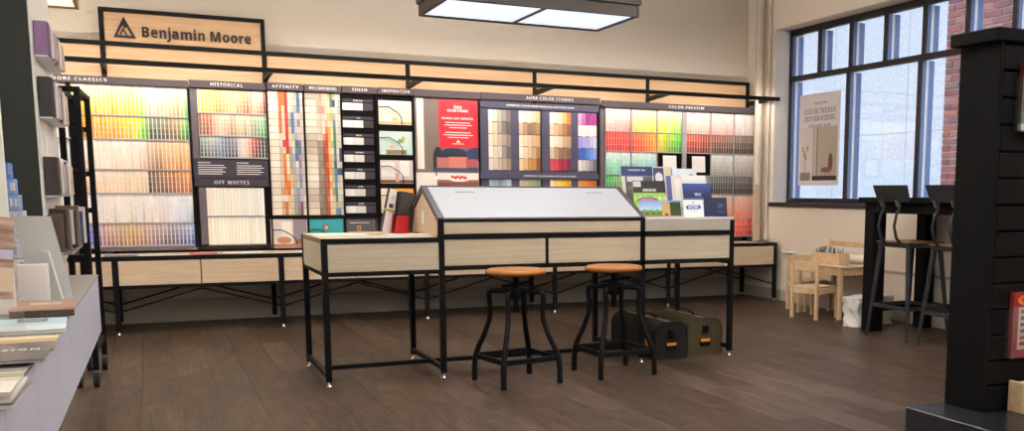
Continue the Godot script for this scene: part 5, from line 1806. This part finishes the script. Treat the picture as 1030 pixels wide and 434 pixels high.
# ---------------------------------------------------------------- left side
func left_side() -> void:
	var st: SurfaceTool
	# gondola end with white slatted face
	var g := thing("display_gondola", "tall dark display panel with a white face behind the sample boxes", "panel", Vector3(0.013, 0, 0))
	st = begin()
	bb(st, Vector3(-0.575, 0.0, -5.04), Vector3(-0.423, 2.35, -5.0), 0.002)
	put("end_panel", st, M["gondola_dark"] if M.has("gondola_dark") else mat("gondola_dark", hx("1e2321"), 0.7), g)
	st = begin()
	bb(st, Vector3(-0.423, 0.68, -6.05), Vector3(-0.416, 2.35, -4.998), 0.001)
	put("white_face", st, M["white_plastic"], g)
	st = begin()
	bb(st, Vector3(-0.575, 0.0, -6.2), Vector3(-0.56, 2.35, -5.04))
	bb(st, Vector3(-0.558, 0.0, -6.2), Vector3(-0.54, 0.68, -5.06))
	put("back_face", st, M["white_plastic"], g)
	# sample boxes on the white face
	var bx := [["sample_box", "purple stained wood sample box high on the white display face", "7d5f86", 1.655, 1.80, "6d4f70"], ["sample_box", "black sample box below the purple one on the white face", "26222a", 1.392, 1.565, "3a3032"], ["sample_box", "dark brown sample box on the white face near the black frame", "2b2527", 1.050, 1.220, "473832"]]
	for b in bx:
		var t := thing(b[0], b[1], "samples", Vector3(-0.402, b[3], -5.25), 0.0, "sample boxes on the display face")
		var h: float = b[4] - b[3]
		st = begin()
		box(st, Vector3(0.026, h * 0.5, 0.155), Vector3(0.050, h, 0.02), 0.002, Basis.IDENTITY, lin(hx(b[2])))
		put("face_board", st, M["tinted"], t)
		for k in 9:
			st = begin()
			box(st, Vector3(0.030 + 0.003 * (k % 3), h * (0.5 - 0.04 * (k % 3)), 0.115 - k * 0.078), Vector3(0.056 + 0.006 * (k % 3), h * (0.98 - 0.08 * (k % 3)), 0.066), 0.002, Basis.IDENTITY, lin(hx([b[5], "e9e4e0", "c8b8c0", "efeae6", b[2], "e4dad2", "d8d0d4", "f0ece8", "d0b8a8"][k])))
			put("sample_board", st, M["tinted"], t)
		st = begin()
		bb(st, Vector3(0.0, -0.006, -0.58), Vector3(0.05, 0.0, 0.17), 0.001)
		put("ledge", st, M["white_plastic"], t)
	var lo := thing("sample_box", "low tray of dark brown and white sample chips behind the white easel", "samples", Vector3(-0.402, 0.80, -5.25), 0.0, "sample boxes on the display face")
	for k in 8:
		st = begin()
		box(st, Vector3(0.03 + 0.004 * k, 0.09 + 0.01 * (k % 2), 0.14 - k * 0.09), Vector3(0.055 + 0.008 * k, 0.16 + 0.02 * (k % 3), 0.05), 0.002, Basis.IDENTITY, lin(hx(["4a3a30", "2a2628", "6a5644", "d8d4dc", "38343a", "8a7258", "3c5088", "e6e2e4"][k])))
		put("sample_board", st, M["tinted"], lo)
	st = begin()
	bb(st, Vector3(0.0, -0.012, -0.58), Vector3(0.09, 0.0, 0.17), 0.001)
	put("ledge", st, M["grey_metal"], lo)
	st = begin()
	sheet(st, 0.10, 0.13, 0.003)
	var lit := put("notice", st, M["paper"], self, Vector3(-0.4025, 1.235, -5.3))
	lit.rotation.y = PI / 2
	tag(lit, "small white notice on the white face between the dark boxes", "notice")
	# black rolling frame
	var r := thing("rolling_rack", "narrow black rolling frame with rungs like a ladder, left of the strip rack", "rack", Vector3(-0.335, 0, -6.43), deg_to_rad(-2.0))
	for p in [[-0.04, 0.31, "post"], [0.04, 0.31, "post"], [0.04, -0.27, "post"], [-0.04, -0.27, "post"]]:
		st = begin()
		bb(st, Vector3(p[0] - 0.015, 0.09, p[1] - 0.015), Vector3(p[0] + 0.015, 1.62, p[1] + 0.015), 0.003)
		put(p[2], st, M["black_steel"], r)
		# castor
		st = begin()
		tube(st, [Vector3(p[0] - 0.014, 0.04, p[1] + 0.018), Vector3(p[0] + 0.012, 0.04, p[1] + 0.018)], 0.04, 18)
		var cs := put("castor", st, M["rubber"], r)
		st = begin()
		bb(st, Vector3(p[0] - 0.018, 0.03, p[1] - 0.012), Vector3(p[0] - 0.014, 0.08, p[1] + 0.02))
		bb(st, Vector3(p[0] + 0.013, 0.025, p[1] - 0.014), Vector3(p[0] + 0.022, 0.08, p[1] + 0.034))
		bb(st, Vector3(p[0] - 0.018, 0.08, p[1] - 0.014), Vector3(p[0] + 0.018, 0.088, p[1] + 0.022))
		tube(st, [Vector3(p[0], 0.085, p[1]), Vector3(p[0], 0.11, p[1])], 0.009, 8)
		put("fork", st, M["chrome"], cs)
	for y in [1.605, 1.425, 1.168, 0.955, 0.713, 0.20]:
		st = begin()
		bb(st, Vector3(-0.025, y - 0.015, 0.297), Vector3(0.025, y + 0.015, 0.323), 0.002)
		put("rung", st, M["black_steel"], r)
		st = begin()
		bb(st, Vector3(-0.025, y - 0.015, -0.283), Vector3(0.025, y + 0.015, -0.257), 0.002)
		put("rung", st, M["black_steel"], r)
	for y in [1.605, 0.2]:
		for x in [-0.04, 0.04]:
			st = begin()
			bb(st, Vector3(x - 0.012, y - 0.013, -0.255), Vector3(x + 0.012, y + 0.013, 0.285), 0.002)
			put("side_rail", st, M["black_steel"], r)
	# floating counter
	var c := thing("magazine_counter", "grey topped counter with a lilac white panelled side, foreground left", "counter", Vector3(-0.212, 0, -4.9), deg_to_rad(-0.7))
	st = begin()
	bb(st, Vector3(-0.50, 0.698, 0.0), Vector3(0.0, 0.71, 4.0), 0.002)
	put("top", st, M["counter_grey"], c)
	var zs := [0.005, 1.49, 1.94, 2.385, 2.85, 3.3, 4.0]
	for k in 6:
		st = begin()
		bb(st, Vector3(-0.018, 0.462, zs[k] + (0.0 if k == 0 else 0.002)), Vector3(-0.002, 0.697, zs[k + 1] - 0.001), 0.001)
		put("side_panel", st, M["lilac_white"], c)
	st = begin()
	bb(st, Vector3(-0.50, 0.462, 0.0), Vector3(-0.02, 0.697, 0.018), 0.001)
	bb(st, Vector3(-0.50, 0.462, 0.02), Vector3(-0.019, 0.474, 4.0))
	put("carcass", st, M["lilac_white"], c)
	st = begin()
	bb(st, Vector3(-0.50, 0.0, 0.5), Vector3(-0.45, 0.461, 4.0))
	put("plinth", st, M["black_matt"], c)
	# white easel board
	var e := thing("display_easel", "pale grey display easel board slanting on the counter", "easel", Vector3(-0.315, 0.71, -3.72))
	st = begin()
	prism(st, PackedVector2Array([Vector2(-0.03, 0.0), Vector2(0.082, 0.0), Vector2(0.030, 0.282), Vector2(-0.075, 0.284)]), 0.006, Transform3D(Basis(Vector3(1, 0, 0), -0.05), Vector3(0, 0, 0.0)))
	put("board", st, mat("easel_grey", hx("c3c4c4"), 0.4), e)
	st = begin()
	tube(st, [Vector3(-0.005, 0.17, 0.0), Vector3(-0.003, 0.172, 0.03), Vector3(0.02, 0.17, 0.032), Vector3(0.04, 0.06, 0.03), Vector3(0.05, 0.01, 0.03)], 0.0035, 6)
	put("wire_prop", st, M["white_plastic"], e)
	st = begin()
	box(st, Vector3(-0.005, 0.066, 0.055), Vector3(0.085, 0.132, 0.05), 0.002)
	var bxx := put("leaflet_box", st, M["white_plastic"], self, Vector3(-0.335, 0.71, -3.72))
	tag(bxx, "plain white leaflet box standing in front of the grey easel", "box")
	# stepped chip trays behind the easel
	var s := thing("chip_stair", "stepped stack of blue and white chip trays in front of the dark panel", "rack", Vector3(-0.455, 0.71, -4.3))
	for k in 8:
		var y := 0.0 + k * 0.058
		st = begin()
		box(st, Vector3(0.045 - k * 0.0055, y + 0.029, 0), Vector3(0.09 - k * 0.011, 0.056, 0.12), 0.002, Basis.IDENTITY, lin(hx(["dcdcdc", "e0e0e2", "d8d8dc", "dfe0e4", "c8ccd8", "7f9cd0", "6f98d8", "4878c8"][k])))
		put("tray", st, M["tinted"], s)
		st = begin()
		for j in 4:
			box(st, Vector3(0.012 + j * (0.02 - k * 0.0026), y + 0.03, 0.0608), Vector3(0.014 - k * 0.0016, 0.03, 0.002), 0.0, Basis.IDENTITY, lin(hx(["b8bac0", "e8e8e8", "9aa8c8", "c8d4e8"][(j + k) % 4])))
		put("color_chips", st, M["tinted"], s).set_meta("kind", "stuff")
	# cream sign at the very left and the leaning brochure before it
	st = begin()
	box(st, Vector3(0, 0.42, 0), Vector3(0.22, 0.84, 0.012), 0.002, Basis(Vector3(1, 0, 0), 0.0))
	var wb := put("foam_board", st, mat("foam", hx("e8e6dc"), 0.6), self, Vector3(-0.475, 0.71, -3.42))
	tag(wb, "tall cream foam board standing at the left edge of the photo", "board")
	var im := pic(96, 128, hx("8b6f5e"))
	var nz := FastNoiseLite.new()
	nz.seed = 4
	for y in 128:
		for x in 96:
			im.set_pixel(x, y, hx("7a5e50").lerp(hx("c0a494"), clampf(0.5 + nz.get_noise_2d(x * 0.8, y * 5.0), 0, 1)))
	fr(im, 0.1, 0.40, 0.9, 0.12, hx("b9b4cc"))
	fr(im, 0.0, 0.62, 1.0, 0.3, hx("c9b49c"))
	st = begin()
	sheet(st, 0.14, 0.20, 0.004)
	var br := put("brochure", st, pmat("print_wood", im, 0.35), self, Vector3(-0.375, 0.82, -2.8))
	br.basis = Basis(Vector3.UP, 0.2) * Basis(Vector3(0, 0, 1), -0.10) * Basis(Vector3(1, 0, 0), -0.2)
	tag(br, "wood grain brochure leaning in a clear holder at the far left", "brochure")
	var ah := thing("brochure_stand", "clear acrylic stand holding the wood grain brochure", "stand", Vector3(-0.37, 0.71, -2.83), 0.2)
	st = begin()
	box(st, Vector3(0, 0.15, 0.0), Vector3(0.16, 0.30, 0.004), 0.0, Basis(Vector3(1, 0, 0), -0.2))
	bb(st, Vector3(-0.08, 0.0, -0.05), Vector3(0.08, 0.004, 0.08))
	box(st, Vector3(0, 0.108, 0.03), Vector3(0.16, 0.004, 0.06))
	put("acrylic", st, M["clear_acrylic"], ah)
	# magazines
	mag("book", "thick brown covered book lying nearest the easel", "book", Vector3(-0.30, 0.71, -3.45), 0.165, 0.022, 0.30, "a9795c", "4e443c", 0.06, 0)
	mag("magazine", "pale blue magazine lying in front of the brown book", "magazine", Vector3(-0.315, 0.71, -3.05), 0.20, 0.012, 0.27, "b8dcec", "e8ecee", 0.05, 1)
	mag("magazine", "tan banded magazine under the dark one", "magazine", Vector3(-0.318, 0.71, -2.72), 0.205, 0.006, 0.28, "caa46c", "e2d8c8", 0.02, 2)
	mag("magazine", "dark photo magazine with white title lying on the counter", "magazine", Vector3(-0.318, 0.7165, -2.53), 0.21, 0.008, 0.28, "5f5a58", "d0ccc8", 0.0, 3)
	for k in 3:
		mag("magazine", ["bottom magazine of the white stack at the lower left", "middle magazine of the white stack at the lower left", "top magazine of the white stack, with green and tan stripes"][k], "magazine", Vector3(-0.322 - 0.003 * k, 0.71 + 0.0108 * k, -2.035 + 0.004 * k), 0.21, 0.0105, 0.21, ["8c8884", "e4e0dc", "dedad0"][k], "ece8e4", -0.04 + 0.02 * k, 4 if k == 2 else 5)

func mag(called: String, label: String, cat: String, at: Vector3, w: float, h: float, d: float, cover: String, pages: String, turn: float, kind: int) -> void:
	var t := thing(called, label, cat, at, turn)
	var st := begin()
	box(st, Vector3(0, h * 0.5, 0), Vector3(w - 0.004, h - 0.003, d - 0.004), 0.001, Basis.IDENTITY, lin(hx(pages)))
	put("pages", st, M["tinted"], t)
	var im := pic(96, 128, hx(cover))
	if kind == 0:
		fr(im, 0.3, 0.25, 0.5, 0.22, hx("cdbfae"))
		fr(im, 0.6, 0.28, 0.18, 0.16, hx("9fb4c4"))
		fr(im, 0.0, 0.8, 1.0, 0.2, hx("8a5c44"))
	elif kind == 1:
		fr(im, 0.42, 0.05, 0.36, 0.30, hx("4a4e52"))
		fr(im, 0.48, 0.10, 0.24, 0.16, hx("8a929a"))
		fr(im, 0.0, 0.6, 1.0, 0.4, hx("e9eff2"))
	elif kind == 2:
		fr(im, 0.0, 0.1, 1.0, 0.12, hx("efe2c4"))
	elif kind == 3:
		for y in 128:
			for x in 96:
				var v := 0.5 + 0.5 * sin(x * 0.13 + sin(y * 0.21) * 2.0) * cos(y * 0.16)
				im.set_pixel(x, y, hx("3a3634").lerp(hx("7d7470"), v))
		fr(im, 0.55, 0.2, 0.12, 0.14, hx("9a5a34"))
	elif kind == 4:
		fr(im, 0.0, 0.05, 1.0, 0.25, hx("8f9a72"))
		fr(im, 0.0, 0.36, 1.0, 0.1, hx("c9ae84"))
		fr(im, 0.3, 0.55, 0.6, 0.2, hx("b0a894"))
	st = begin()
	sheet(st, w, d, 0.0016)
	var c := put("cover", st, pmat("cover_%s_%d_%d" % [called, kind, int(at.z * 100)], im, 0.3), t, Vector3(0, h - 0.0015, d * 0.5))
	c.rotation.x = -PI / 2
	if kind == 3:
		write(t, "ENVISION", 0.018, Vector3(0.01, h + 0.0004, -0.02), M["white_print"], 0.145, true, false, 2, Basis(Vector3(1, 0, 0), -PI / 2), 0.0006)

# ---------------------------------------------------------------- right post
func right_post() -> void:
	var x := 2.81
	var z := -2.705
	var t := thing("slatwall_post", "massive black post with grooved front at the right edge", "post", Vector3(x, 0, z))
	var st := begin()
	bb(st, Vector3(0, 0.25, -0.205), Vector3(0.02, 1.635, 0.0), 0.003)
	put("side_board", st, M["post_paint"], t)
	st = begin()
	bb(st, Vector3(0.02, 0.25, -0.205), Vector3(1.25, 1.635, -0.19), 0.002)
	put("back_board", st, M["post_paint"], t)
	st = begin()
	bb(st, Vector3(0.02, 0.25, -0.188), Vector3(1.25, 1.635, -0.02))
	put("core", st, M["black_matt"], t)
	for k in 14:
		st = begin()
		bb(st, Vector3(0.0205, 0.252 + k * 0.0988, -0.018), Vector3(1.25, 0.252 + k * 0.0988 + 0.090, -0.002), 0.003)
		put("slat", st, M["post_paint"], t)
	st = begin()
	bb(st, Vector3(-0.03, 1.635, -0.232), Vector3(1.28, 1.682, 0.012), 0.003)
	put("cap", st, M["post_paint"], t)
	st = begin()
	bb(st, Vector3(-0.195, 0.0, -0.21), Vector3(1.4, 0.248, 0.55), 0.003)
	put("base_deck", st, M["deck_paint"], t)
	# leaflets in clear pockets
	for k in 2:
		var yy: float = [1.31, 0.455][k]
		var p := thing("leaflet_pocket", ["clear pocket holding the brown and orange leaflet, upper right edge", "clear pocket holding the red colour chart leaflets, lower right edge"][k], "holder", Vector3(x + [0.085, 0.10][k], yy, z + 0.001))
		st = begin()
		bb(st, Vector3(0.0, 0.0, 0.028), Vector3(0.23, 0.20, 0.031))
		bb(st, Vector3(0.0, 0.0, 0.0), Vector3(0.23, 0.003, 0.028))
		bb(st, Vector3(0.0, 0.003, 0.0), Vector3(0.003, 0.20, 0.028))
		put("acrylic", st, M["clear_acrylic"], p)
		for j in 3:
			var im := pic(96, 128, hx("4e2016" if k == 0 else "8e1a20"))
			if k == 0:
				fr(im, 0.08, 0.1, 0.8, 0.12, hx("c8862c"))
				fe(im, 0.4, 0.55, 0.25, 0.14, hx("a84a24"))
				fr(im, 0.0, 0.72, 1.0, 0.2, hx("2c6a48"))
				fr(im, 0.0, 0.9, 1.0, 0.1, hx("d8d2cc"))
			else:
				fe(im, 0.3, 0.12, 0.2, 0.08, hx("e8902c"))
				fe(im, 0.3, 0.12, 0.12, 0.05, hx("c83020"))
				fr(im, 0.14, 0.24, 0.86, 0.66, hx("d6c2b6"))
				for rr in 6:
					for cc in 4:
						fr(im, 0.2 + cc * 0.2, 0.28 + rr * 0.1, 0.15, 0.06, hx(["8a2a24", "a8402c", "5a3a34", "7a1c20", "3a4a78", "c86a2c", "6a4a3a"][(rr * 2 + cc * 3) % 7]))
			st = begin()
			sheet(st, 0.21, 0.25, 0.004)
			var o := put("leaflet", st, M["leaf_%d" % k] if M.has("leaf_%d" % k) else pmat("leaf_%d" % k, im, 0.35), self, Vector3(x + [0.20, 0.215][k], yy + 0.004, z + 0.004 + j * 0.0075))
			tag(o, "%s %s leaflet in the %s clear pocket on the black post" % [["rearmost", "middle", "front"][j], ["brown and orange", "red colour chart"][k], ["upper", "lower"][k]], "leaflet", ["leaflets in the upper pocket", "leaflets in the lower pocket"][k])
	t = thing("wooden_tray", "light wood tray at the foot of the grooved post", "tray", Vector3(x + 0.24, 0.248, z + 0.09))
	st = begin()
	for s in [-1.0, 1.0]:
		box(st, Vector3(s * 0.115, 0.06, 0), Vector3(0.012, 0.12, 0.16), 0.002)
		box(st, Vector3(0, 0.055, s * 0.074), Vector3(0.218, 0.11, 0.012), 0.002)
	box(st, Vector3(0, 0.006, 0), Vector3(0.218, 0.01, 0.136))
	put("box", st, M["pine"], t)
